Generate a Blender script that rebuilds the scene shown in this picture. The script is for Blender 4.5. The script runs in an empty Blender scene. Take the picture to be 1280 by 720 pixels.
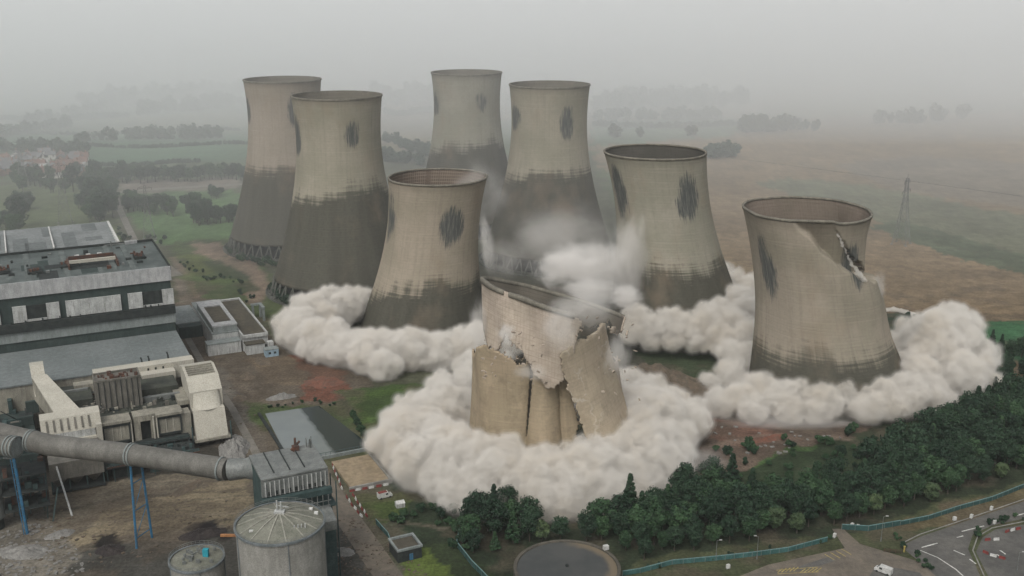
import bpy, bmesh, math, random
import numpy as np
from mathutils import Vector, Matrix, noise as mnoise
random.seed(7); np.random.seed(7)
R = math.radians
sc = bpy.context.scene
C = sc.collection

# ------------------------------------------------------------------ camera model (used to read positions on the ground)
F = 1300.0; TH = math.atan(375/1300); HC = 174.0
cT, sT = math.cos(TH), math.sin(TH)
def U(px, py, z=0.):
    a = (px-640)/F; b = (360-py)/F
    dy = cT+b*sT; dz = -sT+b*cT
    t = (z-HC)/dz
    return Vector((a*t, dy*t, z))
def PJ(x, y, z):
    w = z-HC; d = y*cT-w*sT; u = y*sT+w*cT
    return 640+F*x/d, 360-F*u/d

cam = bpy.data.cameras.new('camera'); co = bpy.data.objects.new('camera', cam); C.objects.link(co)
co.location = (0, 0, HC); co.rotation_euler = (math.pi/2-TH, 0, 0)
cam.sensor_width = 36; cam.lens = 36*F/1280; cam.clip_start = 1; cam.clip_end = 30000
sc.camera = co

# ------------------------------------------------------------------ world, sun, render settings
SUN_EL, SUN_AZ = R(52), R(200)
w = bpy.data.worlds.new('World'); sc.world = w; w.use_nodes = True
nt = w.node_tree; nt.nodes.clear()
sky = nt.nodes.new('ShaderNodeTexSky'); sky.sky_type = 'NISHITA'; sky.sun_disc = False
sky.sun_elevation = SUN_EL; sky.sun_rotation = SUN_AZ
sky.air_density = 1.4; sky.dust_density = 6; sky.ozone_density = .6; sky.altitude = 50
hs = nt.nodes.new('ShaderNodeHueSaturation'); hs.inputs['Saturation'].default_value = .22
bg = nt.nodes.new('ShaderNodeBackground'); bg.inputs['Strength'].default_value = .10
ow = nt.nodes.new('ShaderNodeOutputWorld')
nt.links.new(sky.outputs[0], hs.inputs['Color']); nt.links.new(hs.outputs[0], bg.inputs[0]); nt.links.new(bg.outputs[0], ow.inputs[0])
sl = bpy.data.lights.new('sun', 'SUN'); sl.energy = 0.8; sl.angle = R(25); sl.color = (1, .965, .91)
so = bpy.data.objects.new('sun', sl); C.objects.link(so)
sd = Vector((math.sin(SUN_AZ)*math.cos(SUN_EL), math.cos(SUN_AZ)*math.cos(SUN_EL), math.sin(SUN_EL)))
so.rotation_euler = sd.to_track_quat('Z', 'Y').to_euler(); so.location = sd*400
sc.view_settings.view_transform = 'Standard'; sc.view_settings.look = 'None'
sc.view_settings.exposure = 0.45; sc.view_settings.gamma = 1.0
cy = sc.cycles
cy.max_bounces = 6; cy.diffuse_bounces = 3; cy.glossy_bounces = 2; cy.transmission_bounces = 4
cy.volume_bounces = 3; cy.transparent_max_bounces = 8
cy.use_adaptive_sampling = True; cy.adaptive_threshold = .02
cy.caustics_reflective = False; cy.caustics_refractive = False
cy.sample_clamp_indirect = 6

# ------------------------------------------------------------------ materials
class NT:
    "tiny node expression helper"
    def __init__(s, name):
        s.m = bpy.data.materials.new(name); s.m.use_nodes = True
        s.t = s.m.node_tree; s.t.nodes.clear()
        s.out = s.t.nodes.new('ShaderNodeOutputMaterial')
    def n(s, typ, **kw):
        x = s.t.nodes.new(typ)
        for k, v in kw.items(): setattr(x, k, v)
        return x
    def put(s, sock, v):
        if v is None: return
        if isinstance(v, bpy.types.NodeSocket): s.t.links.new(v, sock)
        elif isinstance(v, (tuple, list)) and sock.type == 'RGBA': sock.default_value = tuple(v)+((1,) if len(v) == 3 else ())
        else: sock.default_value = v
    def math(s, op, a, b=0., c=None, clamp=False):
        x = s.n('ShaderNodeMath', operation=op, use_clamp=clamp); s.put(x.inputs[0], a); s.put(x.inputs[1], b)
        if c is not None: s.put(x.inputs[2], c)
        return x.outputs[0]
    def noise(s, vec, scale=1., detail=4., rough=.55, dist=0.):
        x = s.n('ShaderNodeTexNoise'); s.put(x.inputs['Vector'], vec); s.put(x.inputs['Scale'], scale)
        s.put(x.inputs['Detail'], detail); s.put(x.inputs['Roughness'], rough); s.put(x.inputs['Distortion'], dist)
        return x.outputs['Fac']
    def sstep(s, v, a, b):
        x = s.n('ShaderNodeMapRange', interpolation_type='SMOOTHSTEP'); s.put(x.inputs[0], v)
        x.inputs[1].default_value = a; x.inputs[2].default_value = b; return x.outputs[0]
    def mix(s, f, a, b, mode='MIX'):
        x = s.n('ShaderNodeMix', data_type='RGBA', blend_type=mode); s.put(x.inputs[0], f); s.put(x.inputs[6], a); s.put(x.inputs[7], b)
        return x.outputs[2]
    def obj(s): return s.n('ShaderNodeTexCoord').outputs['Object']
    def uv(s): return s.n('ShaderNodeTexCoord').outputs['UV']
    def mapping(s, vec, scale=(1, 1, 1), loc=(0, 0, 0), rot=(0, 0, 0)):
        x = s.n('ShaderNodeMapping'); s.put(x.inputs[0], vec); x.inputs['Scale'].default_value = scale
        x.inputs['Location'].default_value = loc; x.inputs['Rotation'].default_value = rot; return x.outputs[0]
    def bsdf(s, col, rough=.9, metal=0., bump=None, bstr=.3, bdist=.2, spec=.3):
        p = s.n('ShaderNodeBsdfPrincipled'); s.put(p.inputs['Base Color'], col); s.put(p.inputs['Roughness'], rough)
        s.put(p.inputs['Metallic'], metal); s.put(p.inputs['Specular IOR Level'], spec)
        if bump is not None:
            b = s.n('ShaderNodeBump'); b.inputs['Strength'].default_value = bstr; b.inputs['Distance'].default_value = bdist
            s.put(b.inputs['Height'], bump); s.t.links.new(b.outputs[0], p.inputs['Normal'])
        s.t.links.new(p.outputs[0], s.out.inputs['Surface']); return s.m

_mc = {}
def mat(name, c1, c2=None, scale=.3, rough=.85, metal=0., streak=0., grime=(.05, .05, .045), grime_amt=.35, contrast=(.35, .65), fine=3.0, mott=.5):
    "weathered surface: two tones broken up by noise, fine grain, vertical dirt runs"
    if name in _mc: return _mc[name]
    t = NT(name); o = t.obj(); c2 = c2 or tuple(x*.72 for x in c1)
    f = t.sstep(t.noise(o, scale, 6, .6), *contrast)
    col = t.mix(f, c1, c2)
    g = t.noise(o, fine, 3, .6)
    col = t.mix(.5, col, t.mix(t.sstep(g, .3, .7), (.45, .45, .45), (1.15, 1.15, 1.15)), 'MULTIPLY')
    col = t.mix(mott, col, t.mix(t.sstep(t.noise(t.mapping(o, (1.1, 1.1, .35), (5, 3, 1)), .5, 5, .65), .34, .66), (.55, .56, .54), (1.1, 1.1, 1.1)), 'MULTIPLY')
    if streak:
        sv = t.noise(t.mapping(o, (2.2, 2.2, .12)), 1., 4, .6)
        col = t.mix(t.math('MULTIPLY', t.sstep(sv, .5, .75), streak), col, grime)
    else:
        col = t.mix(t.math('MULTIPLY', t.sstep(t.noise(o, scale*2.7, 5, .65), .55, .8), grime_amt), col, grime)
    _mc[name] = t.bsdf(col, rough, metal, bump=g, bstr=.2, bdist=.05)
    return _mc[name]

def volmat(name, color, density, aniso=0.):
    t = NT(name); v = t.n('ShaderNodeVolumePrincipled')
    v.inputs['Color'].default_value = (*color, 1); v.inputs['Density'].default_value = density; v.inputs['Anisotropy'].default_value = aniso
    t.t.links.new(v.outputs[0], t.out.inputs['Volume']); return t.m

# ------------------------------------------------------------------ object helpers
def tag(o, label=None, cat=None, group=None, kind=None):
    if label: o['label'] = label
    if cat: o['category'] = cat
    if group: o['group'] = group
    if kind: o['kind'] = kind
    return o
def empty(name, loc=(0, 0, 0), rz=0., label=None, cat=None, group=None):
    o = bpy.data.objects.new(name, None); C.objects.link(o); o.location = loc; o.rotation_euler = (0, 0, rz)
    return tag(o, label, cat, group)
def link(name, me, m=None, parent=None, smooth=False):
    o = bpy.data.objects.new(name, me); C.objects.link(o)
    if m is not None:
        for q in (m if isinstance(m, (list, tuple)) else [m]): me.materials.append(q)
    if parent is not None: o.parent = parent
    if smooth: me.shade_smooth()
    return o
def copy_tree(o, parent=None):
    c = o.copy(); C.objects.link(c)
    if parent is not None: c.parent = parent
    for ch in list(o.children): copy_tree(ch, c)
    return c
class MB:
    def __init__(s): s.v = []; s.f = []
    def box(s, x0, x1, y0, y1, z0, z1, tf=None):
        n = len(s.v); p = [(x, y, z) for z in (z0, z1) for (x, y) in ((x0, y0), (x1, y0), (x1, y1), (x0, y1))]
        if tf: p = [tf(q) for q in p]
        s.v += p; s.f += [tuple(n+i for i in q) for q in ((3, 2, 1, 0), (4, 5, 6, 7), (0, 1, 5, 4), (1, 2, 6, 5), (2, 3, 7, 6), (3, 0, 4, 7))]; return s
    def hexa(s, p):
        n = len(s.v); s.v += [tuple(q) for q in p]
        s.f += [tuple(n+i for i in q) for q in ((3, 2, 1, 0), (4, 5, 6, 7), (0, 1, 5, 4), (1, 2, 6, 5), (2, 3, 7, 6), (3, 0, 4, 7))]; return s
    def bar(s, a, b, r, n=6, r2=None, caps=True):
        a = Vector(a); b = Vector(b); d = (b-a)
        if d.length < 1e-6: return s
        d.normalize(); t = Vector((0, 0, 1)) if abs(d.z) < .9 else Vector((1, 0, 0))
        e1 = d.cross(t).normalized(); e2 = d.cross(e1); k = len(s.v); r2 = r if r2 is None else r2
        for (c, rr) in ((a, r), (b, r2)):
            for i in range(n):
                q = 2*math.pi*i/n+math.pi/n; s.v.append(tuple(c+e1*rr*math.cos(q)+e2*rr*math.sin(q)))
        for i in range(n):
            j = (i+1) % n; s.f.append((k+j, k+i, k+n+i, k+n+j))
        if caps: s.f.append(tuple(k+i for i in range(n))); s.f.append(tuple(k+n+i for i in reversed(range(n))))
        return s
    def tube(s, pts, r, n=16, caps=(True, True)):
        pts = [Vector(p) for p in pts]; rr = r if isinstance(r, (list, tuple)) else [r]*len(pts); k = len(s.v); up = Vector((0, 0, 1))
        for i, p in enumerate(pts):
            d = (pts[min(i+1, len(pts)-1)]-pts[max(i-1, 0)]).normalized()
            e1 = d.cross(up if abs(d.z) < .95 else Vector((1, 0, 0))).normalized(); e2 = e1.cross(d)
            for j in range(n):
                q = 2*math.pi*j/n; s.v.append(tuple(p+e1*rr[i]*math.cos(q)+e2*rr[i]*math.sin(q)))
        for i in range(len(pts)-1):
            for j in range(n):
                l = (j+1) % n; s.f.append((k+i*n+j, k+i*n+l, k+(i+1)*n+l, k+(i+1)*n+j))
        if caps[0]: s.f.append(tuple(k+j for j in reversed(range(n))))
        if caps[1]: s.f.append(tuple(k+(len(pts)-1)*n+j for j in range(n)))
        return s
    def lathe(s, prof, n=48, cx=0, cy=0, cap=True):
        k = len(s.v)
        for r, z in prof:
            for j in range(n):
                q = 2*math.pi*j/n; s.v.append((cx+r*math.cos(q), cy+r*math.sin(q), z))
        for i in range(len(prof)-1):
            for j in range(n):
                l = (j+1) % n; s.f.append((k+i*n+j, k+i*n+l, k+(i+1)*n+l, k+(i+1)*n+j))
        if cap: s.f.append(tuple(k+(len(prof)-1)*n+j for j in range(n)))
        return s
    def prism(s, poly, z0, z1):
        n = len(poly); k = len(s.v)
        s.v += [(p[0], p[1], z0) for p in poly]+[(p[0], p[1], z1) for p in poly]
        s.f.append(tuple(k+i for i in reversed(range(n)))); s.f.append(tuple(k+n+i for i in range(n)))
        for i in range(n):
            j = (i+1) % n; s.f.append((k+i, k+j, k+n+j, k+n+i))
        return s
    def mesh(s, name):
        me = bpy.data.meshes.new(name); me.from_pydata(s.v, [], s.f); me.update(); return me
    def build(s, name, m=None, parent=None, smooth=False):
        return link(name, s.mesh(name), m, parent, smooth)

def inpoly(X, Y, poly):
    r = np.zeros(X.shape, bool); n = len(poly); j = n-1
    for i in range(n):
        xi, yi = poly[i]; xj, yj = poly[j]
        c = ((yi > Y) != (yj > Y)) & (X < (xj-xi)*(Y-yi)/((yj-yi) or 1e-9)+xi)
        r ^= c; j = i
    return r
_tab = np.random.rand(256, 256)
def vnoise(X, Y):
    xi = np.floor(X).astype(int); yi = np.floor(Y).astype(int); fx = X-xi; fy = Y-yi
    fx = fx*fx*(3-2*fx); fy = fy*fy*(3-2*fy)
    g = lambda a, b: _tab[a & 255, b & 255]
    return (g(xi, yi)*(1-fx)+g(xi+1, yi)*fx)*(1-fy)+(g(xi, yi+1)*(1-fx)+g(xi+1, yi+1)*fx)*fy
def fbm(X, Y, o=4):
    a = 0.; s = .5; t = 0.
    for k in range(o): a = a+s*vnoise(X*2**k+17*k, Y*2**k+31*k); t += s; s *= .55
    return a/t

# ================================================================== HAZE
hz = MB().box(-5200, 5200, -600, 7000, -3, 192).build('haze', volmat('haze_air', (.93, .95, .955), .00007))
tag(hz, 'thin pale haze lying over the whole site and farmland', 'haze', kind='stuff')
for y0, dn, lb in ((545, .00076, 'light mist over the fields behind the towers'), (1200, .0034, 'thick pale mist swallowing the far fields and ridge')):
    mb_ = MB().box(-5100+y0*.01, 5100-y0*.01, y0, 6990-y0*.02, -2.5+y0*.0004, 191-y0*.0004).build('mist_bank', volmat('mist_air', (.93, .95, .955), dn))
    tag(mb_, lb, 'mist', kind='stuff')

# ================================================================== GROUND (one sheet, colours of the land itself by area)
def spaced(lo, hi, step, far_lo, far_hi, g=1.06):
    a = list(np.arange(lo, hi+step*.5, step)); s = step; x = a[-1]
    while x < far_hi: s *= g; x += s; a.append(x)
    s = step; x = lo; b = []
    while x > far_lo: s *= g; x -= s; b.append(x)
    return np.array(b[::-1]+a)
gx = spaced(-310, 330, 1.4, -5100, 5100, 1.05); gy = spaced(240, 600, 1.35, -550, 6950, 1.03)
GX, GY = np.meshgrid(gx, gy)
n1 = fbm(GX/9, GY/9, 5)-.5; n2 = fbm(GX/9+50, GY/9+90, 5)-.5
dd = GY*cT+HC*sT; dd = np.where(dd < 5, 5, dd); uu = GY*sT-HC*cT
WX = GX+n1*9*np.clip(GY/300, .6, 6); WY = GY+n2*9*np.clip(GY/300, .6, 6)
d2 = np.maximum(WY*cT+HC*sT, 5); PX = 640+F*WX/d2; PY = 360-F*(WY*sT-HC*cT)/d2
behind = GY < 60
PX = np.where(behind, 640, PX); PY = np.where(behind, 5000, PY)
GRASS = (.075, .105, .045); FIELD = (.10, .135, .065); STUB = (.20, .15, .095); DIRT = (.105, .085, .065); DARK = (.05, .05, .043)
col = np.zeros(GX.shape+(3,)); col[:] = (.085, .11, .06)
def lerp(mask, c, a=1.): col[mask] = col[mask]*(1-a)+np.array(c)*a
def P(poly, c, a=1., soft=0.):
    m = inpoly(PX, PY, poly); lerp(m, c, a)
# far farmland : patchwork
cell = np.floor((GX*.94+GY*.3)/330+3*fbm(GX/900, GY/900, 2))*7+np.floor((GY*.95-GX*.35)/260+3*fbm(GX/800+9, GY/800, 2))*13
hsh = np.abs(np.sin(cell*12.9898)*43758.5453) % 1
far = GY > 1150
for k, c in enumerate([(.10, .13, .075), (.14, .16, .085), (.21, .17, .12), (.085, .12, .06), (.17, .155, .10)]):
    lerp(far & (hsh >= k/5) & (hsh < (k+1)/5), c)
P([(880, 150), (2400, 110), (2400, 700), (1100, 470), (890, 380), (860, 300), (740, 200), (760, 175)], STUB)          # brown stubble right
P([(1060, 262), (1130, 288), (1500, 385), (1500, 300), (1240, 262), (1090, 232), (985, 222), (940, 228), (1000, 250)], (.135, .14, .092))      # green band
P([(1085, 282), (1180, 318), (1500, 400), (1500, 385), (1210, 298), (1120, 276)], (.095, .115, .072))
P([(1120, 238), (1500, 290), (1500, 220), (1150, 195), (1040, 205)], (.18, .15, .115))
P([(740, 150), (920, 148), (925, 170), (740, 182)], (.115, .165, .11))
P([(480, 150), (545, 150), (545, 190), (480, 190)], (.19, .165, .11))
P([(0, 120), (310, 125), (310, 160), (-400, 160), (-400, 120)], (.105, .13, .08))
P([(-400, 160), (310, 168), (310, 200), (-400, 230)], (.07, .13, .075))
P([(130, 145), (310, 140), (310, 158), (180, 160)], (.18, .18, .11))
P([(1195, 402), (1500, 395), (1500, 470), (1230, 450)], (.045, .115, .055))
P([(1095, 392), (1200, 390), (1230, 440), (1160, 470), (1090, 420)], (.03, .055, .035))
# power-station land
site = [(-500, 205), (150, 235), (300, 225), (480, 190), (740, 190), (800, 330), (900, 340), (1100, 400), (1250, 500), (1500, 620), (1500, 6000), (-600, 6000)]
P(site, (.088, .092, .062))
P([(-200, 232), (130, 232), (150, 300), (215, 330), (-300, 330)], (.10, .125, .06))
P([(150, 240), (300, 238), (300, 300), (200, 305), (170, 285)], (.088, .15, .062))
P([(145, 225), (300, 222), (300, 236), (230, 238), (150, 243)], (.19, .165, .14))
P([(215, 300), (290, 300), (340, 340), (345, 400), (230, 370)], (.075, .10, .045))
P([(222, 318), (255, 318), (262, 345), (228, 345)], (.10, .12, .045))
P([(243, 303), (275, 303), (325, 330), (335, 372), (310, 372), (300, 345), (262, 325)], (.19, .145, .11))       # earth track
P([(270, 318), (300, 322), (318, 350), (300, 352)], (.06, .07, .045))
P([(330, 372), (470, 375), (470, 400), (340, 405)], (.085, .105, .05))
P([(480, 330), (900, 330), (960, 480), (900, 500), (560, 480)], (.075, .075, .058))
P([(800, 440), (905, 430), (930, 480), (860, 500), (800, 480)], (.055, .075, .042))
P([(205, 385), (250, 365), (370, 440), (470, 470), (445, 505), (300, 520), (240, 470)], (.12, .10, .078))       # rubble yard
P([(305, 448), (365, 445), (380, 480), (330, 478)], (.16, .125, .09))
P([(360, 442), (400, 445), (448, 482), (436, 500), (372, 500), (385, 475)], (.165, .075, .052))     # red earth
P([(425, 486), (600, 474), (560, 520), (520, 560), (470, 560), (438, 510)], (.06, .095, .032))  # green bank
P([(300, 500), (335, 508), (440, 500), (470, 560), (440, 590), (335, 580)], (.07, .095, .04))
P([(272, 470), (300, 500), (350, 580), (310, 590), (265, 540)], (.10, .09, .075))
P([(-300, 520), (300, 520), (420, 590), (440, 640), (520, 760), (-600, 760)], (.125, .108, .083))    # yard
P([(-300, 470), (250, 500), (300, 545), (300, 575), (160, 600), (-300, 650)], (.05, .046, .038))
P([(130, 640), (200, 618), (312, 596), (318, 655), (200, 665), (60, 690)], (.21, .175, .12))
P([(-300, 660), (60, 640), (120, 720), (100, 900), (-400, 900)], (.17, .155, .13))
P([(100, 690), (300, 660), (420, 640), (470, 720), (560, 1200), (60, 1200), (80, 720)], (.07, .068, .06))
P([(225, 665), (275, 650), (290, 672), (240, 685)], (.02, .018, .018))
P([(118, 672), (140, 668), (155, 692), (120, 700)], (.022, .02, .018))
P([(480, 600), (700, 600), (700, 700), (640, 800), (560, 760), (500, 660)], (.035, .05, .03))
P([(440, 622), (500, 612), (510, 640), (470, 655)], (.075, .105, .035))
P([(500, 690), (560, 680), (640, 735), (640, 900), (530, 800)], (.10, .135, .035))
P([(770, 480), (900, 500), (1090, 520), (1110, 560), (1000, 568), (940, 590), (860, 600), (780, 560)], (.12, .09, .07))   # bare earth in front of tower
P([(880, 520), (960, 530), (1010, 548), (930, 560), (880, 545)], (.15, .09, .068))
P([(930, 590), (1000, 556), (1110, 545), (1150, 560), (1040, 590), (940, 610)], (.055, .10, .035))
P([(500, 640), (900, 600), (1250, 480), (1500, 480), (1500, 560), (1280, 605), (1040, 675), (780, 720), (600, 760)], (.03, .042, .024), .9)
P([(790, 700), (1045, 668), (1130, 645), (1500, 540), (1500, 700), (780, 900)], (.075, .085, .045))
P([(1100, 660), (1200, 632), (1500, 545), (1500, 580), (1180, 660)], (.125, .105, .06))
JX = GX+(fbm(GX/4, GY/4, 3)-.5)*4; JY = GY+(fbm(GX/4+40, GY/4, 3)-.5)*4
def track(pts, wd, c, a=.9, px=True, z=0.):
    q = [U(*t_) if px else Vector((*t_, 0)) for t_ in pts]
    best = np.full(GX.shape, 1e9)
    for s_, e_ in zip(q, q[1:]):
        dx, dy = e_.x-s_.x, e_.y-s_.y; L2 = dx*dx+dy*dy; k_ = np.clip(((JX-s_.x)*dx+(JY-s_.y)*dy)/L2, 0, 1)
        best = np.minimum(best, np.hypot(JX-s_.x-k_*dx, JY-s_.y-k_*dy))
    m = np.clip((wd/2-best)/(wd*.25)+.5, 0, 1)*a*np.clip(.55+fbm(GX/5+9, GY/5, 3), 0, 1)
    col[:] = col*(1-m[..., None])+np.array(c)*m[..., None]
TRK = (.215, .165, .125)
track([(243, 303), (262, 318), (295, 330), (322, 345), (330, 362), (318, 378)], 9, TRK); track([(285, 305), (300, 322), (330, 345)], 6, TRK, .7); track([(222, 330), (225, 352), (232, 375)], 7, (.20, .17, .14))
track([(215, 322), (235, 345), (245, 372)], 4, TRK, .6); track([(330, 400), (360, 405), (420, 395)], 5, (.13, .11, .08), .6); track([(232, 305), (260, 300), (300, 306)], 6, (.05, .07, .035), .8)
track([(265, 328), (290, 345), (312, 362)], 12, (.05, .065, .035), .8); track([(225, 345), (250, 350), (300, 352)], 10, (.09, .13, .045), .7)
for k_, (a_, b_) in enumerate((((60, 640), (300, 612)), ((40, 668), (310, 640)), ((120, 700), (400, 668)), ((0, 620), (250, 600)))):
    track([a_, ((a_[0]+b_[0])/2, (a_[1]+b_[1])/2-6), b_], 2.2, (.20, .17, .13) if k_ % 2 else (.05, .045, .038), .6); track([(a_[0], a_[1]+9), (b_[0], b_[1]+7)], 1.4, (.055, .05, .04), .5)
track([(285, 470), (330, 500), (420, 505)], 4, (.17, .14, .11), .6); track([(272, 462), (290, 500), (325, 560)], 6, (.16, .145, .125), .7)
track([(880, 560), (960, 545), (1060, 548)], 5, (.19, .145, .115), .7); track([(870, 530), (930, 532), (1020, 545)], 4, (.07, .055, .045), .7); track([(880, 520), (960, 540)], 5, (.18, .10, .075), .7)
track([(440, 500), (480, 490), (560, 488)], 7, (.07, .12, .03), .8); track([(436, 506), (470, 545)], 8, (.075, .12, .035), .8); track([(425, 495), (440, 520)], 3, (.045, .05, .035), .7)
track([(470, 648), (510, 655), (560, 660)], 2, (.15, .13, .10), .7)
for k_ in range(9): track([(900+k_*5, 238+k_*15), (1290, 318+k_*11)], 1.6, (.14, .10, .07), .35)
for k_ in range(6): track([(760+k_*4, 190+k_*9), (1290, 225+k_*12)], 1.8, (.15, .115, .08), .3)
m3 = fbm(GX/22, GY/22, 5); m4 = fbm(GX/3.3+9, GY/3.3, 3); m5 = fbm(GX/60+30, GY/60, 4)
col *= (.62+.76*m3)[..., None]*(.70+.60*m4)[..., None]*(.8+.4*m5)[..., None]
near = (GY < 620)
brownish = np.clip((fbm(GX/14+70, GY/14, 4)-.52)*5, 0, .5)*near
col = col*(1-brownish[..., None])+np.array((.11, .088, .066))*brownish[..., None]
ZG = np.where((GY > 520), 0, 0)+0.0
ridge = np.clip((GY-1900)/1500, 0, 1)**2*22*(fbm(GX/700+3, GY/700, 3))
ZG = ZG+ridge
ny, nx = GX.shape
verts = np.stack([GX, GY, ZG], -1).reshape(-1, 3)
idx = np.arange(ny*nx).reshape(ny, nx)
quads = np.stack([idx[:-1, :-1], idx[:-1, 1:], idx[1:, 1:], idx[1:, :-1]], -1).reshape(-1, 4)
gm = bpy.data.meshes.new('ground'); gm.vertices.add(len(verts)); gm.vertices.foreach_set('co', verts.ravel())
gm.loops.add(quads.size); gm.loops.foreach_set('vertex_index', quads.ravel())
gm.polygons.add(len(quads)); gm.polygons.foreach_set('loop_start', np.arange(0, quads.size, 4))
gm.update(calc_edges=True)
ca = gm.color_attributes.new('land', 'FLOAT_COLOR', 'POINT')
ca.data.foreach_set('color', np.concatenate([np.clip(col.reshape(-1, 3), 0, 1), np.ones((ny*nx, 1))], 1).ravel())
t = NT('land'); o_ = t.obj(); at = t.n('ShaderNodeAttribute', attribute_name='land').outputs['Color']
g1 = t.noise(o_, .9, 6, .7); g2 = t.noise(o_, .12, 5, .6)
c_ = t.mix(.8, at, t.mix(t.sstep(g1, .3, .7), (.45, .44, .42), (1.15, 1.16, 1.15)), 'MULTIPLY')
c_ = t.mix(.6, c_, t.mix(t.sstep(g2, .3, .7), (.6, .6, .6), (1.1, 1.1, 1.1)), 'MULTIPLY')
fur = t.noise(t.mapping(o_, (.02, .5, 1), rot=(0, 0, R(-24))), 1., 3, .6)
c_ = t.mix(.35, c_, t.mix(t.sstep(fur, .35, .65), (.72, .72, .72), (1.08, 1.08, 1.08)), 'MULTIPLY')
m_land = t.bsdf(c_, .95, bump=g1, bstr=.6, bdist=.5, spec=.1)
tag(link('ground', gm, m_land, smooth=True), kind='structure')

# ================================================================== COOLING TOWERS
TOP, ZB = 115.0, 9.0
def rad(z):
    z = np.asarray(z, float)
    return np.where(z < 92, 24.3*np.sqrt(1+((z-92)/59.6)**2), 24.3*np.sqrt(1+((z-92)/64.)**2))
PATCH_U = (.575, .325, .075, .825)
def concrete(name, light=(.30, .265, .21), dark=(.060, .058, .046), T=.49, A=.05, patches=True, inner=False, grid=0., crack=0., seed=0., pv=.825, pr=(.030, .115)):
    t = NT(name); uv0 = t.uv(); sp = t.n('ShaderNodeSeparateXYZ'); t.put(sp.inputs[0], uv0); u, v = sp.outputs[0], sp.outputs[1]
    uv = t.mapping(uv0, loc=(seed*.37, seed*.61, seed)); o = t.mapping(t.obj(), loc=(seed*31, seed*17, seed*5))
    big = t.noise(t.mapping(uv, (7, 3.0, 1)), 1., 4, .6)
    blot = t.noise(o, .045, 5, .6); grain = t.noise(o, .7, 5, .7)
    vs = t.noise(t.mapping(uv, (95, 2.2, 1)), 1., 5, .7)                 # narrow vertical runs
    vs2 = t.noise(t.mapping(uv, (26, 1.3, 1), (3, 7, 0)), 1., 4, .6)
    hb = t.noise(t.mapping(uv, (5, 100, 1)), 1., 3, .6)                  # lift joints, broken
    hl = t.math('PINGPONG', t.math('MULTIPLY', v, 84.), .5)
    hl = t.math('MULTIPLY', t.sstep(hl, .16, .0), t.sstep(hb, .42, .62))
    vl = t.math('PINGPONG', t.math('MULTIPLY', u, 36.), .5)
    vl = t.math('MULTIPLY', t.sstep(vl, .03, .0), t.sstep(vs2, .48, .62))
    c = t.mix(t.sstep(blot, .34, .66), light, tuple(x*k for x, k in zip(light, (.80, .83, .80))))
    c = t.mix(t.math('MULTIPLY', t.sstep(vs, .46, .72), .38), c, tuple(x*.55 for x in light))
    c = t.mix(t.math('MULTIPLY', t.sstep(grain, .4, .7), .22), c, tuple(x*.5 for x in light))
    c = t.mix(t.math('MULTIPLY', hl, .30), c, tuple(x*.42 for x in light))
    c = t.mix(t.math('MULTIPLY', vl, .15), c, tuple(x*.45 for x in light))
    c = t.mix(t.math('MULTIPLY', t.sstep(hb, .5, .7), .22), c, tuple(min(1, x*1.25) for x in light))
    if dark:
        wave = t.math('MULTIPLY', t.math('SINE', t.math('MULTIPLY', t.math('SUBTRACT', u, .33), 2*math.pi)), A)
        thr = t.math('ADD', t.math('ADD', wave, T), t.math('MULTIPLY', t.math('SUBTRACT', vs, .5), .085))
        thr = t.math('ADD', thr, t.math('MULTIPLY', t.math('SUBTRACT', vs2, .5), .13)); thr = t.math('ADD', thr, t.math('MULTIPLY', t.math('SUBTRACT', big, .5), .20))
        thr = t.math('ADD', thr, t.math('MULTIPLY', t.math('SUBTRACT', hb, .5), .15))
        m = t.sstep(t.math('SUBTRACT', thr, v), -.04, .035)
        dk = t.mix(t.sstep(vs2, .3, .7), dark, tuple(x*1.35 for x in dark))
        dk = t.mix(t.math('MULTIPLY', t.sstep(grain, .45, .7), .4), dk, tuple(x*.6 for x in dark))
        dk = t.mix(t.math('MULTIPLY', hl, .3), dk, tuple(x*1.7 for x in dark))
        c = t.mix(m, c, dk)
    c = t.mix(t.math('MULTIPLY', t.sstep(big, .5, .72), .35), c, (.23, .175, .125) if not inner else c)
    if crack:
        vo = t.n('ShaderNodeTexVoronoi', feature='DISTANCE_TO_EDGE'); dv = t.n('ShaderNodeVectorMath', operation='ADD'); nn = t.n('ShaderNodeTexNoise'); nn.inputs['Scale'].default_value = .35; nn.inputs['Detail'].default_value = 4; t.put(nn.inputs['Vector'], o)
        sc2 = t.n('ShaderNodeVectorMath', operation='SCALE'); t.put(sc2.inputs[0], nn.outputs['Color']); sc2.inputs['Scale'].default_value = 5.; t.put(dv.inputs[0], o); t.put(dv.inputs[1], sc2.outputs[0]); t.put(vo.inputs['Vector'], t.mapping(dv.outputs[0], (1, 1, .6))); vo.inputs['Scale'].default_value = .11
        cm = t.math('MULTIPLY', t.sstep(vo.outputs['Distance'], .035, .012), t.sstep(big, .44, .56)); c = t.mix(t.math('MULTIPLY', cm, crack), c, (.50, .46, .40))
    if not patches and not inner:
        c = t.mix(t.math('MULTIPLY', t.sstep(t.noise(o, .16, 5, .7), .50, .7), .5), c, tuple(x*.5 for x in light))
        c = t.mix(t.math('MULTIPLY', t.sstep(t.noise(o, .09, 5, .7), .50, .66), .4), c, tuple(min(1, x*1.3) for x in light))
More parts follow.
